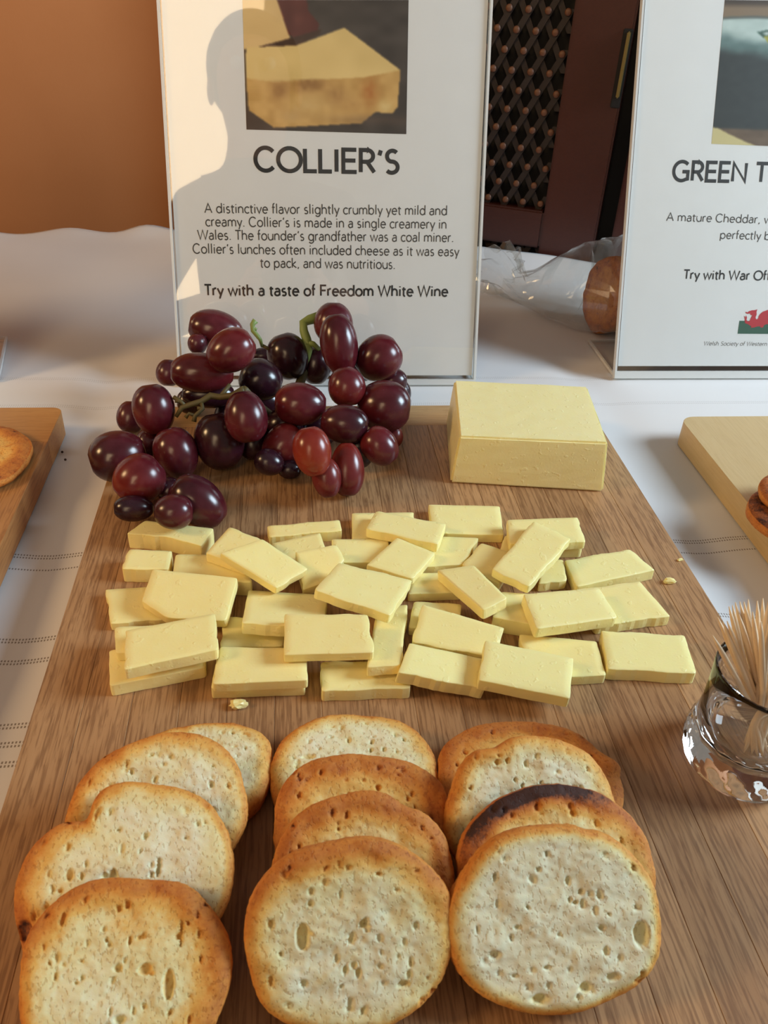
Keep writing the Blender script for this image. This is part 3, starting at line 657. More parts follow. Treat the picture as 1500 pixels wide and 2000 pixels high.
SLAB = {
 '17': 'flat cheddar slice at the back, half under the slice left of the back centre', '14': 'narrow cheddar strip at the back just left of centre',
 '19': 'cheddar slice lying flat at the very back, in front of the cheddar block', '32c': 'orange-lit cheddar corner under the long upright slice at the back right',
 '32b': 'thin cheddar piece under the back right slice, its front edge showing', '2': 'cheddar slice under the slice that touches the lowest grapes',
 '3': 'flat cheddar slice under the diagonal slice at the upper left', '15': 'small cheddar slice behind the broken pale chunk', '20': 'flat cheddar slice between the pale chunk and the centre slices',
 '21': 'flat cheddar slice below the very back slice', '38': 'small crumbly cheddar piece peeping out below the long upright right slice',
 '24': 'cheddar slice almost hidden, showing between the central slice and the steep one', '31': 'slanting cheddar slice under the left side of the long upright right slice',
 '6': 'flat cheddar slice at the left edge, partly under the big upper left slice', '12': 'lowest flat cheddar slice in the hollow left of centre', '30': 'cheddar slice under the large slice right of the dark gap',
 '37': 'thick cheddar slice under the left end of the long right-hand slice', '34': 'lumpy cheddar slice highest on the right, nearest the board edge', '35': 'pale white-green cheddar slice at the right, under the long slice',
 '28': 'front cheddar slice at centre, lying flat on the board with a slice above it', '9': 'bottom left cheddar slice under the deep yellow one', '10b': 'lower of the two stacked cheddar slices at the front left',
 '39': 'pitted cheddar slice behind the front right slice', '40': 'lone cheddar slice at the far right front, closest to the toothpick glass', '7': 'cheddar slice under the deep yellow slice at the left edge',
 '3b': 'turned cheddar slice behind the diagonal one at the upper left', '1': 'bent cheddar slice touching the lowest grapes at the back left', '16': 'broken pale cheddar chunk leaning left of the central slice',
 '18': 'cheddar slice resting across the two at the back centre', '32': 'wide cheddar slice at the back right, under the long upright one', '11': 'cheddar slice left of centre, tucked under the slice in front of it',
 '10a': 'upper of the two stacked cheddar slices at the front left', '5': 'large cheddar slice on top at the upper left with a cut corner', '22': 'turned cheddar slice just behind the central one',
 '33': 'long upright cheddar slice on top at the back right, pointing away', '29': 'cheddar slice standing lengthwise left of the dark gap, with ragged bottom', '26': 'large cheddar slice right of the dark gap',
 '27': 'white-topped cheddar slice at the front centre, beneath the front right one', '8': 'deep yellow cheddar slice on top at the lower left', '4': 'diagonal cheddar slice on top at the upper left centre',
 '23': 'central cheddar slice on top, tilted down to the right', '13': 'cheddar slice on top at the front left centre with one small crumb', '36': 'long smooth cheddar slice on top at the right', '25': 'steep cheddar slice on top, right of the central one',
 '41': 'front right cheddar slice on top, with a rounded left corner'}
def slice_mesh(name, corners, th, seed, ragged):
    P = [Vector(p) / 1000 for p in corners]; c = sum(P, Vector()) / len(P)
    n = (P[1] - P[0]).cross(P[-1] - P[0]).normalized()
    if n.z < 0: n = -n
    u = (P[1] - P[0]).normalized(); w = n.cross(u)
    loc = [((p - c).dot(u), (p - c).dot(w)) for p in P]
    r_ = random.Random(seed); pts = []; m = len(loc); r0 = 0.0013
    for i in range(m):
        a, b, d = Vector(loc[i - 1]), Vector(loc[i]), Vector(loc[(i + 1) % m])
        e1 = (a - b).normalized(); e2 = (d - b).normalized(); rr = r0 * r_.uniform(0.5, 1.6)
        q1, q2 = b + e1 * rr, b + e2 * rr
        for k in range(4): t_ = k / 3; pts.append(q1 * (1 - t_) ** 2 + b * 2 * t_ * (1 - t_) + q2 * t_ ** 2)
        L = (d - b).length - 2 * rr; nn = max(2, int(L / 0.0022)); amp = 0.00014 if r_.random() > ragged else 0.0005
        nrm = Vector((-e2.y, e2.x)); ph = r_.uniform(0, 9)
        for k in range(1, nn):
            t_ = k / nn; s_ = math.sin(PI * t_)
            off = (r_.uniform(-1, 1) * 0.6 + math.sin(t_ * 9 + ph)) * amp * min(1, s_ * 3) * 0.7
            pts.append(b + e2 * (rr + L * t_) + nrm * off)
    N = len(pts); rings = []
    tw = [r_.uniform(-0.0003, 0.0003) for _ in range(N)]
    for (ins, z) in ((0.0003, -th), (0.0, -th + 0.0003), (-0.00005, -th * .55), (0.0, -0.0003), (0.0003, 0.0)):
        rings.append([(p.x * (1 - ins / 0.015), p.y * (1 - ins / 0.012), z) for p in pts])
    # inner grid on top for slight warp
    cx_ = sum(p.x for p in pts) / N; cy_ = sum(p.y for p in pts) / N
    for f_ in (0.8, 0.55, 0.28):
        rings.append([(cx_ + (p.x - cx_) * f_, cy_ + (p.y - cy_) * f_, (float(vnoise(np.array((cx_ + (p.x - cx_) * f_) * 160.0 + seed), np.array((cy_ + (p.y - cy_) * f_) * 160.0), 3)) - 0.5) * 0.0003 * (1 - f_)) for p in pts])
    V_ = [v for rg in rings for v in rg]; F_ = []
    for j in range(len(rings) - 1):
        for i in range(N): F_.append((j * N + i, j * N + (i + 1) % N, (j + 1) * N + (i + 1) % N, (j + 1) * N + i))
    F_.append(tuple(range(N))[::-1]); k = (len(rings) - 1) * N; V_.append((cx_, cy_, (float(vnoise(np.array(cx_ * 160.0 + seed), np.array(cy_ * 160.0), 3)) - 0.5) * 0.0003)); q = len(V_) - 1
    for i in range(N): F_.append((k + i, k + (i + 1) % N, q))
    me = new_mesh(name, V_, F_)
    sm = [False] * len(me.polygons)
    for j in range(2, len(me.polygons)):
        if j >= 3 * N and j != (len(rings) - 1) * N: sm[j] = True
    me.polygons.foreach_set('use_smooth', sm)
    mat = Matrix(((u.x, w.x, n.x, c.x), (u.y, w.y, n.y, c.y), (u.z, w.z, n.z, c.z), (0, 0, 0, 1)))
    return me, mat
for k, (nm, cs, th) in enumerate(SL):
    me, mw = slice_mesh('cheese_slice', cs, th / 1000, 100 + k, 0.6 if nm in ('29', '34', '35', '40', '36', '16', '33') else 0.25)
    o = link('cheese_slice', me, CHEESE); o.matrix_world = mw
    tag(o, SLAB[nm], 'cheese slice', 'cheddar slices piled on the middle board')
# loose crumbs
CRL = {0: 'white cheese crumb on the board between cheese and toasts at the left', 1: 'cheese crumb right of the cheddar pile near the board edge', 2: 'tiny cheese crumb highest at the right edge of the board', 3: 'cheese crumb resting on the bent slice under the grapes'}
for k, (x, y, sz, z) in enumerate(((466, 1380, 3.0, 0.018), (1306, 1138, 2.6, 0.018), (1328, 1095, 1.4, 0.018))):
    p = at(x, y, z); bm = bmesh.new(); bmesh.ops.create_icosphere(bm, subdivisions=2, radius=sz / 1000)
    r_ = random.Random(k + 5)
    for v in bm.verts: v.co = Vector((v.co.x * 1.3, v.co.y * 0.8, v.co.z * 0.55)) * r_.uniform(0.7, 1.25)
    o = bm_obj('cheese_crumb', bm, CHEESE, None, (p[0], p[1], z + sz / 1000 * 0.5)); tag(o, CRL[k], 'crumb')

# cheddar block
B0 = [Vector(at(879, 944, .018)), Vector(at(1178, 962, .018))]; tz = 0.0495
T0 = [Vector(at(*p, tz)) for p in ((897, 852), (1188, 865), (1147, 754), (887, 742))]
bk = [B0[1] + (T0[2] - T0[1]) * 1.0, B0[0] + (T0[3] - T0[0])]
bot = [B0[0], B0[1], bk[0], bk[1]]
cen = sum(bot, Vector()) / 4; cen.z = 0.018
bm = bmesh.new(); n = 14
for q in bot: q.z = 0.0182
def lerp4(c, u, v): return (c[0] * (1 - u) + c[1] * u) * (1 - v) + (c[3] * (1 - u) + c[2] * u) * v
vb = [bm.verts.new(q - cen) for q in bot]; vt = [bm.verts.new(q - cen) for q in T0]
bm.faces.new(vb[::-1]); bm.faces.new(vt)
for i in range(4): bm.faces.new((vb[i], vb[(i + 1) % 4], vt[(i + 1) % 4], vt[i]))
bmesh.ops.recalc_face_normals(bm, faces=bm.faces)
bmesh.ops.bevel(bm, geom=list(bm.edges), offset=0.0012, segments=2, affect='EDGES')
bmesh.ops.subdivide_edges(bm, edges=list(bm.edges), cuts=6, use_grid_fill=True)
r_ = random.Random(3)
for v in bm.verts:
    if v.co.z > 0.0008: v.co += Vector((r_.uniform(-1, 1), r_.uniform(-1, 1), r_.uniform(-1, 1))) * 0.00012
tag(bm_obj('cheese_block', bm, CHEESE_BLOCK, None, cen, smooth=False), 'large uncut block of pale cheddar at the back right of the middle board', 'cheese')

# ------------------------------------------------------------------ toasted bread slices
BR = [
['L1', -0.0887, 0.189, 3.0, 0.056, 0.046, 0.0105],
['L2', -0.0997, 0.1705, 31.0, 0.061, 0.05, 0.0105],
['L3', -0.1061, 0.1398, 27.25, 0.067, 0.056, 0.0105],
['L4', -0.1027, 0.1135, 26.5, 0.059, 0.052, 0.0105],
['M1', -0.0297, 0.1855, 3.0, 0.063, 0.05, 0.0105],
['M2', -0.0289, 0.1577, 21.5, 0.061, 0.052, 0.0105],
['M3', -0.0303, 0.1383, 32.75, 0.059, 0.053, 0.0105],
['M4', -0.0361, 0.124, 45.0, 0.062, 0.053, 0.0105],
['R1', 0.0372, 0.1758, 3.0, 0.069, 0.052, 0.0105],
['R2', 0.0305, 0.1609, 36.75, 0.059, 0.052, 0.011],
['R3', 0.0333, 0.1361, 34.0, 0.065, 0.054, 0.0105],
['R4', 0.0276, 0.1233, 45.0, 0.0655, 0.054, 0.0105]]
# per slice: in-plane roll, base toast, rim width, colour bias direction (x, y, amount), burnt arc, outline lobes, holes (u, v, ru, rv, depth), label
BX = {
 'L1': dict(roll=8, tb=.12, rim=.20, bias=(0, .3, .15), lab='toast slice flat at the back of the left row', notch=(150, 14, .05)),
 'L2': dict(roll=14, tb=.10, rim=.24, bias=(-.5, .3, .22), lab='second toast slice from the back in the left row, brown rim on top'),
 'L3': dict(roll=20, tb=.12, rim=.22, bias=(-.8, -.2, .28), lab='broad toast slice with a split peaked top, third in the left row', notch=(103, 8, .15), peak=(84, 16, .14), holes=[(.30, .15, .018, .10, 2), (-.12, .05, .05, .10, 1.6), (-.52, .12, .035, .06, 1.6), (-.88, -.42, .07, .10, 2.2), (.12, -.12, .03, .03, 1.4)]),
 'L4': dict(roll=0, tb=.26, rim=.26, bias=(.6, .6, .25), lab='golden toast slice at the front of the left row, nearest the lens', peak=(60, 16, .04), holes=[(.45, -.15, .05, .14, 2.2), (.22, .02, .06, .06, 1.6), (-.05, .05, .04, .04, 1.3), (0, -.45, .05, .04, 1.6), (.55, .35, .015, .14, 1.4)]),
 'M1': dict(roll=0, tb=.12, rim=.20, bias=(0, .3, .14), lab='pale toast slice flat at the back of the middle row', holes=[(-.55, .20, .08, .035, 1.5)]),
 'M2': dict(roll=-4, tb=.42, rim=.28, bias=(.5, .6, .30), lab='browned toast slice second in the middle row'),
 'M3': dict(roll=6, tb=.40, rim=.24, bias=(0, .5, .18), lab='rough browned toast slice third in the middle row, with a pale ridge', notch=(55, 10, .06)),
 'M4': dict(roll=0, tb=.12, rim=.24, bias=(-.1, .9, .22), lab='large toast slice at the front of the middle row with two round holes', lobe=(230, .03), peak=(262, 40, .04), holes=[(-.46, .02, .06, .13, 2.6), (.13, .12, .04, .045, 2.2), (.0, -.05, .03, .03, 1.5), (.50, -.55, .06, .03, 1.4), (-.1, -.52, .02, .02, 1.2)]),
 'R1': dict(roll=-10, tb=.50, rim=.24, bias=(.4, .6, .20), lab='brown toast slice furthest back in the right row, its corner sticking out right', peak=(20, 9, .09)),
 'R2': dict(roll=-6, tb=.05, rim=.20, bias=(-.4, .3, .20), lab='pale torn toast slice second in the right row', notch=(118, 10, .08), holes=[(.15, .30, .16, .05, 2.4), (.52, .28, .035, .035, 1.4)]),
 'R3': dict(roll=2, tb=.24, rim=.26, bias=(-.2, .8, .32), burnt=(105, 50, .55), lab='toast slice with a blackened burnt top edge, third in the right row', peak=(188, 7, .06)),
 'R4': dict(roll=0, tb=-.12, rim=.17, bias=(-.3, .2, .10), lab='white-crumbed round toast slice at the front of the right row', notch=(68, 5, .03), holes=[(.80, -.20, .07, .13, 2.6), (.22, -.72, .06, .05, 2.0), (-.22, -.80, .07, .05, 2.0), (-.62, -.30, .05, .04, 1.5), (.50, -.62, .05, .04, 1.3)]),
}
def toast_mesh(name, Wd, D, th, c, seed, NR=58, NA=190):
    r_ = random.Random(seed); rg = np.random.default_rng(seed)
    A = np.linspace(0, 2 * PI, NA, endpoint=False)
    rad = 1 + sum(r_.uniform(-1, 1) * a_ * np.cos(k * A + r_.uniform(0, 6)) for k, a_ in ((2, .03), (3, .026), (4, .016), (5, .012), (7, .009), (11, .005), (17, .003)))
    def bumpf(deg, wid, amt):
        d = (np.degrees(A) - deg + 180) % 360 - 180; return amt * np.exp(-(d / wid) ** 2)
    if 'notch' in c: rad -= bumpf(*c['notch'])
    if 'peak' in c: rad += bumpf(*c['peak'])
    rad += rg.normal(0, .0025, NA)
    roll = math.radians(c['roll']); sq = 1 / (np.abs(np.cos(A)) ** 2.25 + np.abs(np.sin(A)) ** 2.25) ** (1 / 2.25)
    ca, sa = np.cos(A), np.sin(A)
    ox = rad * sq * ca * Wd / 2; oy = rad * sq * sa * D / 2
    rx = ox * math.cos(roll) - oy * math.sin(roll); ry = ox * math.sin(roll) + oy * math.cos(roll)
    rho = np.linspace(1, 0, NR) ** 0.9
    holes = list(c.get('holes', []))
    for _ in range(46): holes.append((r_.uniform(-.8, .8), r_.uniform(-.8, .8), r_.uniform(.014, .03), r_.uniform(.016, .05), r_.uniform(.6, 1.5)))
    V_, T_ = [], []
    rims = c['rim']
    def toast(u, v, rr):
        e = np.clip((rr - (1 - rims * 1.6)) / (rims * 1.6), 0, 1) ** 1.25
        b = c['bias']; t_ = c['tb'] + 0.60 * e + b[2] * (u * b[0] + v * b[1])
        t_ = t_ + (vnoise(u * 4 + 9, v * 4 + 9, seed) - .5) * .20
        t_ = np.minimum(np.maximum(t_, .66 * np.clip((rr - .84) / .14, 0, 1) ** 1.3), c.get('cap', .80))
        if 'burnt' in c:
            dg, wd, am = c['burnt']; d = (np.degrees(np.arctan2(v, u)) - dg + 180) % 360 - 180
            t_ = t_ + (am - .18) * np.exp(-(d / wd) ** 2) * np.clip((rr - .72) / .25, 0, 1)
        return t_
    H = []
    for side in (1, -1):
        for q in rho:
            x, y = rx * q, ry * q; u, v = x / (Wd / 2), y / (D / 2); rr = np.full(NA, q)
            z = th / 2 - 0.0016 * np.clip((q - .86) / .14, 0, 1) ** 2 * 1.0 + (vnoise(u * 5, v * 5, seed + 3) - .5) * 0.0012 + (vnoise(u * 18, v * 18, seed + 4) - .5) * 0.0004
            hd = np.zeros(NA)
            if side == 1:
                for (hu, hv, a_, b_, dp) in holes:
                    e = ((u - hu) / a_) ** 2 + ((v - hv) / b_) ** 2
                    hd = np.maximum(hd, dp * 0.001 * np.clip(1.25 - e, 0, 1) ** 0.5 * (e < 1.25))
                z = z - hd
            V_.append(np.stack([x, y, side * z], 1)); T_.append(toast(u, v, rr) + np.minimum(hd * 120, .16) + (0.12 if side < 0 else 0))  # holes get extra toast value too: shade inside them painted into the colour
    # rounded crust ring between the two outer rings
    mid = []
    for zz, out in ((.55, 1.012), (0.0, 1.02), (-.55, 1.012)):
        V_.append(np.stack([rx * out, ry * out, np.full(NA, zz * th / 2)], 1)); T_.append(toast(rx / (Wd / 2), ry / (D / 2), np.ones(NA)) * .30 + .52); mid.append(len(V_) - 1)
    Vv = np.concatenate(V_); Tt = np.concatenate(T_); F_ = []
    def ringf(a, b):
        for i in range(NA): j = (i + 1) % NA; F_.append((a * NA + i, a * NA + j, b * NA + j, b * NA + i))
    for k in range(NR - 1): ringf(k, k + 1)
    for k in range(NR, 2 * NR - 1): ringf(k + 1, k)
    ringf(mid[0], 0); ringf(mid[1], mid[0]); ringf(mid[2], mid[1]); ringf(NR, mid[2])
    me = bpy.data.meshes.new(name); me.from_pydata(Vv.tolist(), [], F_); me.update()
    me.polygons.foreach_set('use_smooth', [True] * len(me.polygons))
    at_ = me.attributes.new('toast', 'FLOAT', 'POINT'); at_.data.foreach_set('value', Tt.astype(np.float32))
    return me
for k, (nm, X_, Yb, al, Wd, D, th) in enumerate(BR):
    c = BX[nm]; me = toast_mesh('toast_slice', Wd, D, th * 0.94, c, 40 + k); a = math.radians(al)
    vdir = Vector((0, math.cos(a), math.sin(a))); nrm = Vector((0, -math.sin(a), math.cos(a)))
    p = Vector((X_, Yb, 0.0185)) + vdir * D / 2 + nrm * th / 2
    o = link('toast_slice', me, BREAD); o.location = p; o.rotation_euler = (a, 0, 0)
    tag(o, c['lab'], 'toast', 'toasted bread slices in three rows on the middle board')
# crackers on the neighbouring boards
ck = dict(cap=.86, roll=0, tb=.56, rim=.22, bias=(.3, -.5, .15), lab='', holes=[(.3, .1, .03, .03, 1), (.55, -.1, .03, .03, 1), (.4, .4, .03, .03, 1), (.62, .25, .03, .03, 1)])
o = link('cracker', toast_mesh('cracker', .078, .074, .007, ck, 71, 30, 110), BREAD); o.location = (-0.2475, 0.4540, 0.0219); tag(o, 'round golden cracker on the left cutting board, cut off by the frame', 'cracker')
ck2 = dict(cap=.94, roll=10, tb=.86, rim=.2, bias=(-.3, -.5, .15), lab='')
o = link('cracker', toast_mesh('cracker', .062, .058, .009, ck2, 72, 30, 110), BREAD); o.location = (0.2430, 0.3750, 0.0232); tag(o, 'dark brown cracker lying flat on the right cutting board', 'cracker')
ck3 = dict(cap=.90, roll=0, tb=.74, rim=.2, bias=(.3, .5, .1), lab='')
o = link('cracker', toast_mesh('cracker', .056, .050, .006, ck3, 73, 30, 110), BREAD); o.location = (0.2480, 0.3840, 0.0320); o.rotation_euler = (0.03, -0.04, 0.3); tag(o, 'greyish brown cracker on top of the dark one, right cutting board', 'cracker')
for k, (x, y) in enumerate(((122, 885), (128, 900))):
    p = at(x, y, 0); bm = bmesh.new(); bmesh.ops.create_icosphere(bm, subdivisions=1, radius=0.0009)
    tag(bm_obj('dark_crumb', bm, plain('burnt_crumb', (50, 34, 24), 0.8), None, (p[0], p[1], 0.0009)), ('dark crumb on the cloth beside the left board, farther one', 'dark crumb on the cloth beside the left board, nearer one')[k], 'crumb')

# ------------------------------------------------------------------ grapes
GR = [
[421.6, 644.0, 0.5892, 55.9, 37.9, 12, 0],
[451.0, 685.1, 0.5035, 51.9, 41.9, -32, 1],
[395.0, 728.0, 0.5184, 64.9, 38.9, 3, 0],
[329.7, 728.0, 0.5773, 27.5, 25.0, 90, 0],
[385.7, 672.0, 0.5772, 21.0, 19.0, 90, 0],
[406.7, 770.0, 0.5344, 53.9, 27.5, 0, 2],
[300.3, 800.3, 0.5091, 52.9, 40.9, 80, 0],
[255.0, 814.3, 0.5414, 33.0, 27.0, 90, 0],
[230.3, 890.4, 0.493, 57.9, 49.9, -15, 0],
[271.3, 936.1, 0.4679, 53.9, 48.9, -40, 1],
[343.7, 885.3, 0.4975, 53.9, 42.9, 72, 0],
[290.0, 865.7, 0.5181, 30.0, 25.0, 90, 0],
[261.1, 993.1, 0.4571, 39.9, 26.0, 0, 2],
[339.0, 999.6, 0.4406, 39.9, 35.0, 0, 0],
[387.1, 980.0, 0.4585, 63.9, 45.9, 38, 0],
[329.7, 956.7, 0.4801, 25.0, 25.0, 0, 2],
[562.5, 696.3, 0.5729, 47.9, 39.9, 72, 2],
[514.0, 696.3, 0.6039, 26.0, 17.5, 0, 2],
[509.3, 742.0, 0.5441, 44.9, 40.9, 20, 2],
[480.4, 814.3, 0.4937, 53.9, 41.9, 80, 0],
[429.1, 862.4, 0.5071, 58.9, 48.9, 80, 2],
[496.3, 863.3, 0.5204, 37.5, 31.0, 90, 2],
[586.8, 789.6, 0.5117, 53.9, 42.4, 3, 0],
[651.2, 630.9, 0.5683, 41.9, 38.4, 90, 0],
[662.4, 674.3, 0.55, 63.9, 37.0, 82, 0],
[677.3, 755.1, 0.5254, 40.9, 37.0, 80, 1],
[616.7, 714.0, 0.5876, 38.9, 31.0, 90, 2],
[738.9, 700.0, 0.5604, 49.9, 43.9, -35, 0],
[768.3, 744.3, 0.5745, 29.0, 26.0, 0, 0],
[749.7, 793.3, 0.5336, 55.9, 50.9, 8, 0],
[777.7, 765.3, 0.5895, 29.0, 25.0, 60, 2],
[672.7, 828.3, 0.5033, 49.9, 38.4, 8, 0],
[741.7, 871.7, 0.5036, 42.9, 35.0, 50, 1],
[769.7, 851.7, 0.5428, 23.0, 18.0, 90, 1],
[609.7, 882.0, 0.466, 51.9, 37.9, 80, 3],
[552.3, 870.3, 0.5121, 48.9, 37.9, -50, 1],
[525.7, 903.0, 0.4978, 31.0, 26.0, 20, 2],
[678.3, 917.0, 0.4918, 55.9, 33.5, 88, 1],
[637.7, 933.3, 0.4804, 41.9, 29.0, 80, 1],
[565.3, 917.0, 0.5061, 24.0, 19.0, 0, 2],
[621.3, 840.0, 0.5365, 39.9, 35.0, 0, 2],
[556.0, 830.7, 0.5278, 39.9, 35.0, 0, 2],
[700.7, 877.3, 0.5176, 39.9, 33.0, 90, 2],
[448.7, 812.0, 0.547, 35.0, 30.0, 90, 2],
[374.0, 784.0, 0.5665, 30.0, 25.0, 0, 2],
[700.7, 714.0, 0.6151, 35.0, 30.0, 80, 2],
[514.0, 784.0, 0.5639, 39.9, 35.0, 0, 2]]
gb = empty('grape_bunch', (-0.06, 0.47, 0.018), 'bunch of dark red grapes on green stems at the back left of the board', 'grapes')
gc = Vector(gb.location)
TONE = {0: 0.50, 1: 0.72, 2: 0.12, 3: 1.0}
for k, (px, py, T, a, b, deg, tn) in enumerate(GR):
    v = ray(px, py); c = CAM + T * v; s = T / FPX; vd = Vector(v).normalized(); r_ = random.Random(k)
    u = Vector(RW @ np.array([math.cos(math.radians(deg)), math.sin(math.radians(deg)), 0])); u = (u - vd * u.dot(vd)).normalized(); w = vd.cross(u)
    bm = bmesh.new(); bmesh.ops.create_uvsphere(bm, u_segments=28, v_segments=18, radius=1.0)
    A_, B_ = a * s, b * s; sg = 1 if k % 2 else -1
    for q in bm.verts:
        x, y, z = q.co
        q.co = Vector((x * B_ * (1 + 0.06 * z * sg), y * B_ * (1 + 0.06 * z * sg), z * A_ * (1 - 0.03 * abs(z) ** 3) - (0.0007 if abs(z) > 0.97 else 0) * (1 if z > 0 else -1)))
    me = bpy.data.meshes.new('grape'); bm.to_mesh(me); bm.free(); me.polygons.foreach_set('use_smooth', [True] * len(me.polygons))
    tv = TONE[tn] + r_.uniform(-.10, .12)
    zz = np.array([p.co.z for p in me.vertices]) / A_
    ta = np.clip(tv + 0.12 * zz * (1 if r_.random() > .5 else -1), 0, 1)
    at_ = me.attributes.new('tone', 'FLOAT', 'POINT'); at_.data.foreach_set('value', ta.astype(np.float32))
    o = link('grape', me, GRAPE, gb)
    # local Z along u
    o.matrix_local = Matrix(((w.x, vd.x, u.x, c[0] - gc.x), (w.y, vd.y, u.y, c[1] - gc.y), (w.z, vd.z, u.z, c[2] - gc.z), (0, 0, 0, 1)))
def gp(x, y, T): return Vector(CAM + T * ray(150 + x * .46667, 560 + y * .46667)) - gc
def stem(paths, mat, label=None):
    v_, f_ = merge([tube([gp(*p) for p in pts], rad, 8) for pts, rad in paths])
    o = link('stem', new_mesh('stem', v_, f_, True), mat, gb)
    if label: o['label'] = label
stem([([(748, 142, .56), (735, 158, .56), (738, 185, .56), (755, 205, .56), (768, 222, .56), (775, 250, .565)], [.0022, .0017, .0016, .0015, .0013, .0010]), ([(738, 175, .56), (752, 180, .56)], [.0010, .0013])], STEM, 'curled green stem tip between the grapes')
stem([([(775, 245, .565), (800, 258, .565), (850, 300, .575)], [.0012, .0012, .0014])], STEM_B)
stem([([(1010, 128, .575), (975, 138, .575), (948, 152, .572), (950, 185, .572), (962, 220, .572), (965, 262, .574), (950, 330, .58)], [.0040, .0036, .0030, .0031, .0034, .0038, .0030]),
      ([(962, 235, .572), (990, 240, .572), (1015, 262, .575)], [.0028, .0020, .0016])], STEM, 'thick green main stalk standing up behind the grapes')
stem([([(700, 430, .50), (655, 455, .505), (600, 462, .508), (560, 456, .508), (520, 480, .506), (480, 492, .506), (440, 505, .506), (415, 545, .506)], [.0024, .0021, .0020, .0022, .0018, .0018, .0016, .0012]),
      ([(455, 500, .506), (435, 480, .506), (405, 462, .506)], [.0013, .0011, .0014]), ([(435, 480, .506), (412, 478, .506)], [.0010, .0012]), ([(520, 482, .506), (528, 510, .505), (495, 540, .505), (490, 565, .505)], [.0013, .0012, .0013, .0015]),
      ([(495, 540, .505), (470, 530, .505), (455, 548, .505)], [.0011, .0010, .0013]), ([(528, 510, .505), (505, 508, .505)], [.0010, .0012]), ([(600, 462, .508), (640, 410, .512)], [.0014, .0012]), ([(700, 430, .50), (760, 500, .53), (840, 560, .54), (900, 500, .56), (960, 330, .585)], [.0024, .003, .003, .0033, .0033])], STEM_B, 'brownish side stems with bare stubs at the left')

# ------------------------------------------------------------------ glass of toothpicks
gx, gy, gz = 0.1290, 0.2120, 0.0183
outer = [(0.0, 0.0010), (0.0150, 0.0006), (0.0195, 0.0), (0.0213, 0.0006), (0.0228, 0.0030), (0.0240, 0.0070), (0.0243, 0.0105), (0.0238, 0.0145), (0.0226, 0.0185), (0.0216, 0.0230), (0.0211, 0.030), (0.0212, 0.040), (0.0216, 0.0485), (0.0215, 0.0500)]
inner = [(0.0210, 0.0504), (0.0205, 0.0496), (0.0201, 0.040), (0.0199, 0.030), (0.0196, 0.024), (0.0186, 0.0175), (0.0155, 0.0125), (0.0090, 0.0105), (0.0, 0.0100)]
NA = 180; V_, F_ = [], []; prof = outer + inner
for (rr, z) in prof:
    for k in range(NA):
        th = 2 * PI * k / NA; rm = rr
        if (rr, z) in outer and 0.001 < z < 0.024 and rr > 0.015:
            amp = 0.045 * math.sin(PI * min(1, (z) / 0.024)); rm = rr * (1 - amp * (0.5 + 0.5 * math.cos(15 * (th + z * 34))))
        V_.append((rm * math.cos(th), rm * math.sin(th), z))
for j in range(len(prof) - 1):
    for k in range(NA): F_.append((j * NA + k, j * NA + (k + 1) % NA, (j + 1) * NA + (k + 1) % NA, (j + 1) * NA + k))
me = new_mesh('glass_cup', V_, F_, True); bm = bmesh.new(); bm.from_mesh(me); bmesh.ops.remove_doubles(bm, verts=bm.verts, dist=1e-6); bmesh.ops.recalc_face_normals(bm, faces=bm.faces); bm.to_mesh(me); bm.free()
tag(link('glass_cup', me, GLASS, None, (gx, gy, gz)), 'small clear glass cup with a swirled heavy base holding toothpicks', 'glass')
def pick_mesh(L):
    pts = [(0, 0, 0), (0, 0, .004), (0, 0, .009), (0, 0, L - .010), (0, 0, L - .005), (0, 0, L)]; v, f = tube(pts, [.0002, .0007, .00105, .00105, .00075, .00018], 8); return new_mesh('toothpick', v, f, True)
PM = pick_mesh(0.064); PM.materials.append(PICK)
tips = [(1393, 1238), (1402, 1206), (1412, 1214), (1420, 1213), (1424, 1184), (1431, 1181), (1437, 1174), (1446, 1172), (1454, 1173), (1463, 1167), (1480, 1171), (1492, 1163), (1501, 1174), (1512, 1168), (1524, 1176), (1538, 1170), (1550, 1182), (1562, 1176),
        (1444, 1200), (1470, 1195), (1505, 1200), (1530, 1205), (1486, 1215), (1572, 1200), (1585, 1215)]
ax = Vector((gx, gy)); r_ = random.Random(11)
for k, (x, y) in enumerate(tips):
    z = gz + 0.0715
    for _ in range(3):
        P = Vector(at(x, y, z)); d = Vector((P.x, P.y)) - ax; 
        if d.length > 0.029: d = d.normalized() * 0.029
        dirn = d.normalized(); side = Vector((-dirn.y, dirn.x)) * r_.uniform(-.006, .006)
        b = ax - dirn * (0.0105 * min(1, d.length / 0.02)) + side * 0.8
        bz = gz + 0.0125; top2 = ax + d; hl = math.sqrt(max(1e-6, 0.064 ** 2 - (top2 - b).length ** 2)); z = bz + hl
    D = Vector((top2.x - b.x, top2.y - b.y, hl)).normalized()
    o = link('toothpick', PM); o.location = (b.x, b.y, bz); o.rotation_euler = D.to_track_quat('Z', 'Y').to_euler()
    tag(o, {0: 'leftmost toothpick, leaning lowest over the rim of the glass cup', 1: 'second toothpick from the left in the glass cup', 3: 'toothpick just right of the two leaning left ones in the cup',
            11: 'tallest toothpick, its tip highest at the right frame edge'}.get(k, 'pale pointed toothpick in the dense middle of the bundle in the glass cup'), 'toothpick', 'toothpicks in the glass cup')

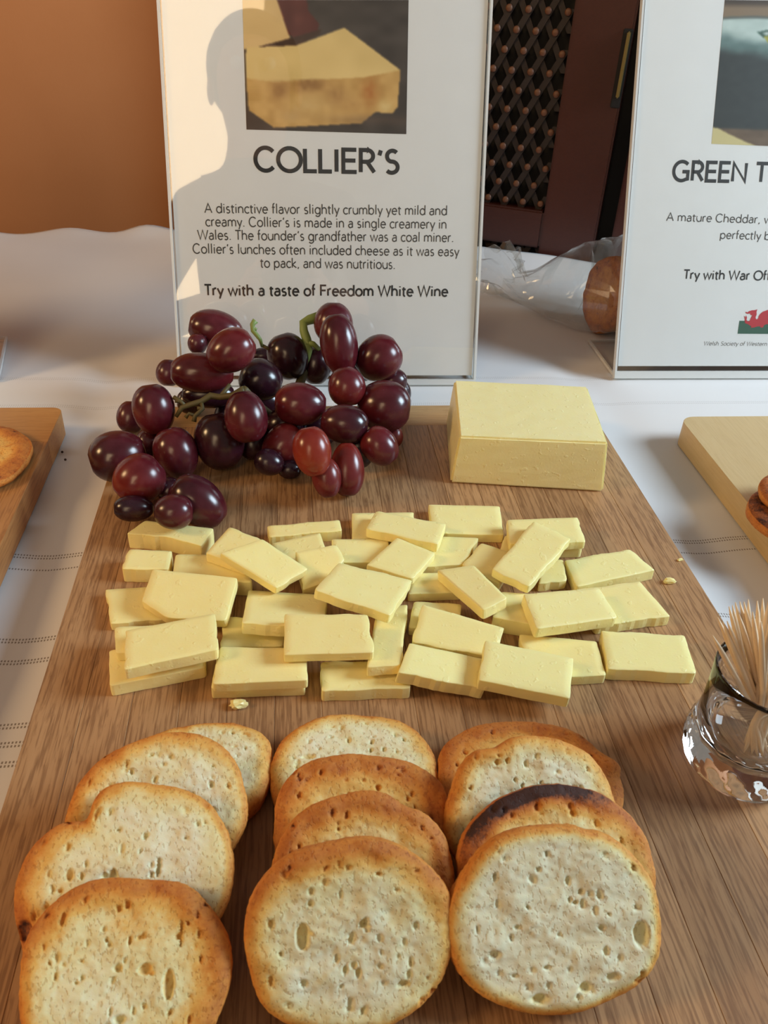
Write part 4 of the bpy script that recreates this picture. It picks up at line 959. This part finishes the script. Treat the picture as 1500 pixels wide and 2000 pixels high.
# ------------------------------------------------------------------ bag of bread behind the right sign
for k, (x, y, yaw, tilt, tb) in enumerate(((0.2290, 0.700, -68, 84, .74), (0.2475, 0.704, -70, 84, .62), (0.2660, 0.708, -72, 84, .60))):
    ckb = dict(cap=.87, roll=6 * k, tb=tb, rim=.2, bias=(0, .5, .15), lab='', peak=(90, 16, .07), notch=(270, 16, -.07))
    me = toast_mesh('bread_slice', .052, .064, .014, ckb, 80 + k, 26, 100)
    o = link('bread_slice', me, BREAD); o.rotation_euler = (math.radians(tilt), 0, math.radians(yaw)); o.location = (x, y, 0.0355)
    tag(o, ('browned bread slice standing in the plastic bag, the leftmost of three', 'browned bread slice standing in the plastic bag, the middle of three', 'browned bread slice in the plastic bag, hidden deepest behind the right sign')[k], 'bread', 'bread slices in the clear bag')
NU, NV = 60, 48; V_, F_ = [], []
cbx = [(0.150, .800, .030, .020), (0.153, .795, .026, .022), (0.160, .786, .018, .018), (0.166, .776, .014, .013), (0.178, .760, .020, .018), (0.192, .742, .030, .028), (0.205, .728, .042, .036), (0.222, .716, .050, .040), (0.245, .712, .052, .041), (0.275, .716, .050, .041), (0.305, .722, .045, .038), (0.325, .726, .030, .028), (0.332, .728, .004, .006)]
for i in range(NU):
    t_ = i / (NU - 1) * (len(cbx) - 1); a = int(min(t_, len(cbx) - 2)); f = t_ - a; c = [cbx[a][q] * (1 - f) + cbx[a + 1][q] * f for q in range(4)]
    c2 = [cbx[a + 1][q] - cbx[a][q] for q in range(2)]; l = math.hypot(*c2); nx_, ny_ = -c2[1] / l, c2[0] / l
    for k in range(NV):
        th = 2 * PI * k / NV; neck = max(0, 1 - t_ / 5.0)
        w = 1 + 0.10 * (float(vnoise(np.array(t_ * 2.3), np.array(k / 3.0), 5)) - .5) + neck * 0.28 * math.cos(9 * th + t_)
        h_ = c[3] * w; V_.append((c[0] + nx_ * math.cos(th) * c[2] * w, c[1] + ny_ * math.cos(th) * c[2] * w, max(0.0012, c[3] * 0.98 + math.sin(th) * h_ + 0.001 + (0.006 * neck))))
for i in range(NU - 1):
    for k in range(NV): F_.append((i * NV + k, i * NV + (k + 1) % NV, (i + 1) * NV + (k + 1) % NV, (i + 1) * NV + k))
tag(link('plastic_bag', new_mesh('plastic_bag', V_, F_, False), FILM), 'crumpled clear plastic bag of bread lying behind the right sign', 'bag')

# ------------------------------------------------------------------ the photographer, seen as the silhouette mirrored in the sign
def skinned(name, joints, edges, root, mat, parent, sub=2):
    me = bpy.data.meshes.new(name); me.from_pydata([j[:3] for j in joints], edges, []); me.update()
    o = link(name, me, mat, parent)
    o.modifiers.new('skin', 'SKIN'); 
    if not me.skin_vertices: me.attributes.new('skin', 'FLOAT', 'POINT')
    for i, j in enumerate(joints):
        sv = me.skin_vertices[0].data[i]; rr = j[3]; sv.radius = rr if hasattr(rr, '__len__') else (rr, rr)
        sv.use_root = (i == root)
    s_ = o.modifiers.new('sub', 'SUBSURF'); s_.levels = sub; s_.render_levels = sub
    for m_ in o.modifiers:
        if m_.type == 'SKIN': m_.use_smooth_shade = True
    return o
m = NT('photographer'); sp = m.n('ShaderNodeSeparateXYZ'); m.l(m.n('ShaderNodeNewGeometry').outputs['Position'], sp.inputs[0])
sk = m.math('MAXIMUM', m.math('GREATER_THAN', sp.outputs[2], 0.585), m.math('GREATER_THAN', sp.outputs[1], -0.135))
cl = m.mix(m.math('LESS_THAN', sp.outputs[2], 0.06), lin((52, 54, 62)), lin((38, 40, 52))); m.bsdf(m.mix(sk, cl, lin((196, 144, 116))), 0.8); PERS = m.m
HAIR = plain('brown_hair', (58, 40, 30), 0.6)
pe = empty('person', (-0.10, -0.50, -0.75), 'person in dark clothes seen as a dim silhouette mirrored in the central sign', 'person')
px0, py0, pz0 = pe.location
J = [(-.10, -.50, .14, (.155, .105)), (-.10, -.50, .30, (.135, .095)), (-.10, -.47, .44, (.155, .100)), (-.10, -.45, .525, (.12, .085)), (-.105, -.43, .575, .050), (-.11, -.42, .625, .052),
     (-.112, -.405, .69, (.074, .088)), (-.114, -.405, .76, (.078, .092)), (-.115, -.415, .815, (.060, .070)),
     (-.24, -.46, .505, .056), (-.31, -.43, .36, .043), (-.30, -.30, .24, .036), (-.20, -.15, .235, .028), (-.125, -.085, .245, .024),
     (.045, -.46, .505, .056), (.115, -.43, .36, .043), (.115, -.30, .24, .036), (.06, -.15, .235, .028), (.005, -.085, .245, .024),
     (-.185, -.50, .06, .088), (-.19, -.49, -.27, .060), (-.19, -.52, -.66, .042), (-.19, -.44, -.715, (.040, .028)), (-.19, -.37, -.722, (.036, .022)),
     (-.015, -.50, .06, .088), (-.01, -.49, -.27, .060), (-.01, -.52, -.66, .042), (-.01, -.44, -.715, (.040, .028)), (-.01, -.37, -.722, (.036, .022))]
J = [(a - px0, b - py0, c - pz0, r) for a, b, c, r in J]
E_ = [(0, 1), (1, 2), (2, 3), (3, 4), (4, 5), (5, 6), (6, 7), (7, 8), (3, 9), (9, 10), (10, 11), (11, 12), (12, 13), (3, 14), (14, 15), (15, 16), (16, 17), (17, 18), (0, 19), (19, 20), (20, 21), (21, 22), (22, 23), (0, 24), (24, 25), (25, 26), (26, 27), (27, 28)]
skinned('body', J, E_, 0, PERS, pe)
SKIN = plain('skin', (196, 144, 116), 0.55)
# hands: palm and five fingers each, closed on the phone's edges
for sgn, wx in ((-1, -.125), (1, .005)):
    for q in range(5):
        if q < 4:
            zq = .262 - q * .016; L = (.9, 1.0, .95, .78)[q]
            pts = [(wx, -.080, .248 - q * .008), (wx - sgn * .012, -.052, zq), (wx - sgn * .016 * L, -.030, zq + .004), (wx - sgn * .030 * L, -.0225, zq + .004)]
            rr = (.010, .0088, .0078, .0068)
        else:
            pts = [(wx, -.085, .255), (wx - sgn * .018, -.062, .272), (wx - sgn * .032, -.045, .284), (wx - sgn * .040, -.036, .288)]; rr = (.012, .0105, .0092, .0080)
        v, f = tube([(a - px0, b - py0, c - pz0) for a, b, c in pts], list(rr), 10); o = link('finger' if q < 4 else 'thumb', new_mesh('finger', v, f, True), SKIN, pe)
bm = bmesh.new(); bmesh.ops.create_uvsphere(bm, u_segments=28, v_segments=18, radius=1.0)
for v in bm.verts: v.co = Vector((v.co.x * .093, v.co.y * .105 - (.012 if v.co.z < 0 else 0), v.co.z * .105))
bmesh.ops.delete(bm, geom=[v for v in bm.verts if v.co.y > .035 and v.co.z < .045 or v.co.z < -.07], context='VERTS')
bm_obj('hair', bm, HAIR, pe, (-.114 - px0, -.425 - py0, .775 - pz0), smooth=True)
for sx in (-1, 1):
    bm = bmesh.new(); bmesh.ops.create_uvsphere(bm, u_segments=12, v_segments=8, radius=.011); bm_obj('eye', bm, plain('eye_white', (220, 215, 210), 0.3), pe, (-.112 + sx * .031 - px0, -.322 - py0, .735 - pz0), smooth=True)
    bm = bmesh.new(); bmesh.ops.create_uvsphere(bm, u_segments=12, v_segments=8, radius=1)
    for v in bm.verts: v.co = Vector((v.co.x * .008, v.co.y * .016, v.co.z * .028))
    bm_obj('ear', bm, SKIN, pe, (-.113 + sx * .084 - px0, -.41 - py0, .725 - pz0), smooth=True)
bm = bmesh.new(); bmesh.ops.create_cone(bm, cap_ends=True, segments=10, radius1=.016, radius2=.007, depth=.045); bm_obj('nose', bm, SKIN, pe, (-.112 - px0, -.312 - py0, .712 - pz0), (-0.25, 0, 0), smooth=True)
bm = bmesh.new(); bmesh.ops.create_uvsphere(bm, u_segments=12, v_segments=8, radius=1)
for v in bm.verts: v.co = Vector((v.co.x * .024, v.co.y * .007, v.co.z * .007))
bm_obj('mouth', bm, plain('lips', (150, 84, 76), 0.5), pe, (-.112 - px0, -.322 - py0, .672 - pz0), smooth=True)
# phone just behind the lens
ph = bm_obj('phone', bm_box(-.036, .036, -.075, .075, .006, .014, .002), plain('phone_black', (18, 18, 20), 0.2))
ph.matrix_world = M.copy(); tag(ph, 'black phone held by the mirrored person, level with the lens', 'phone')
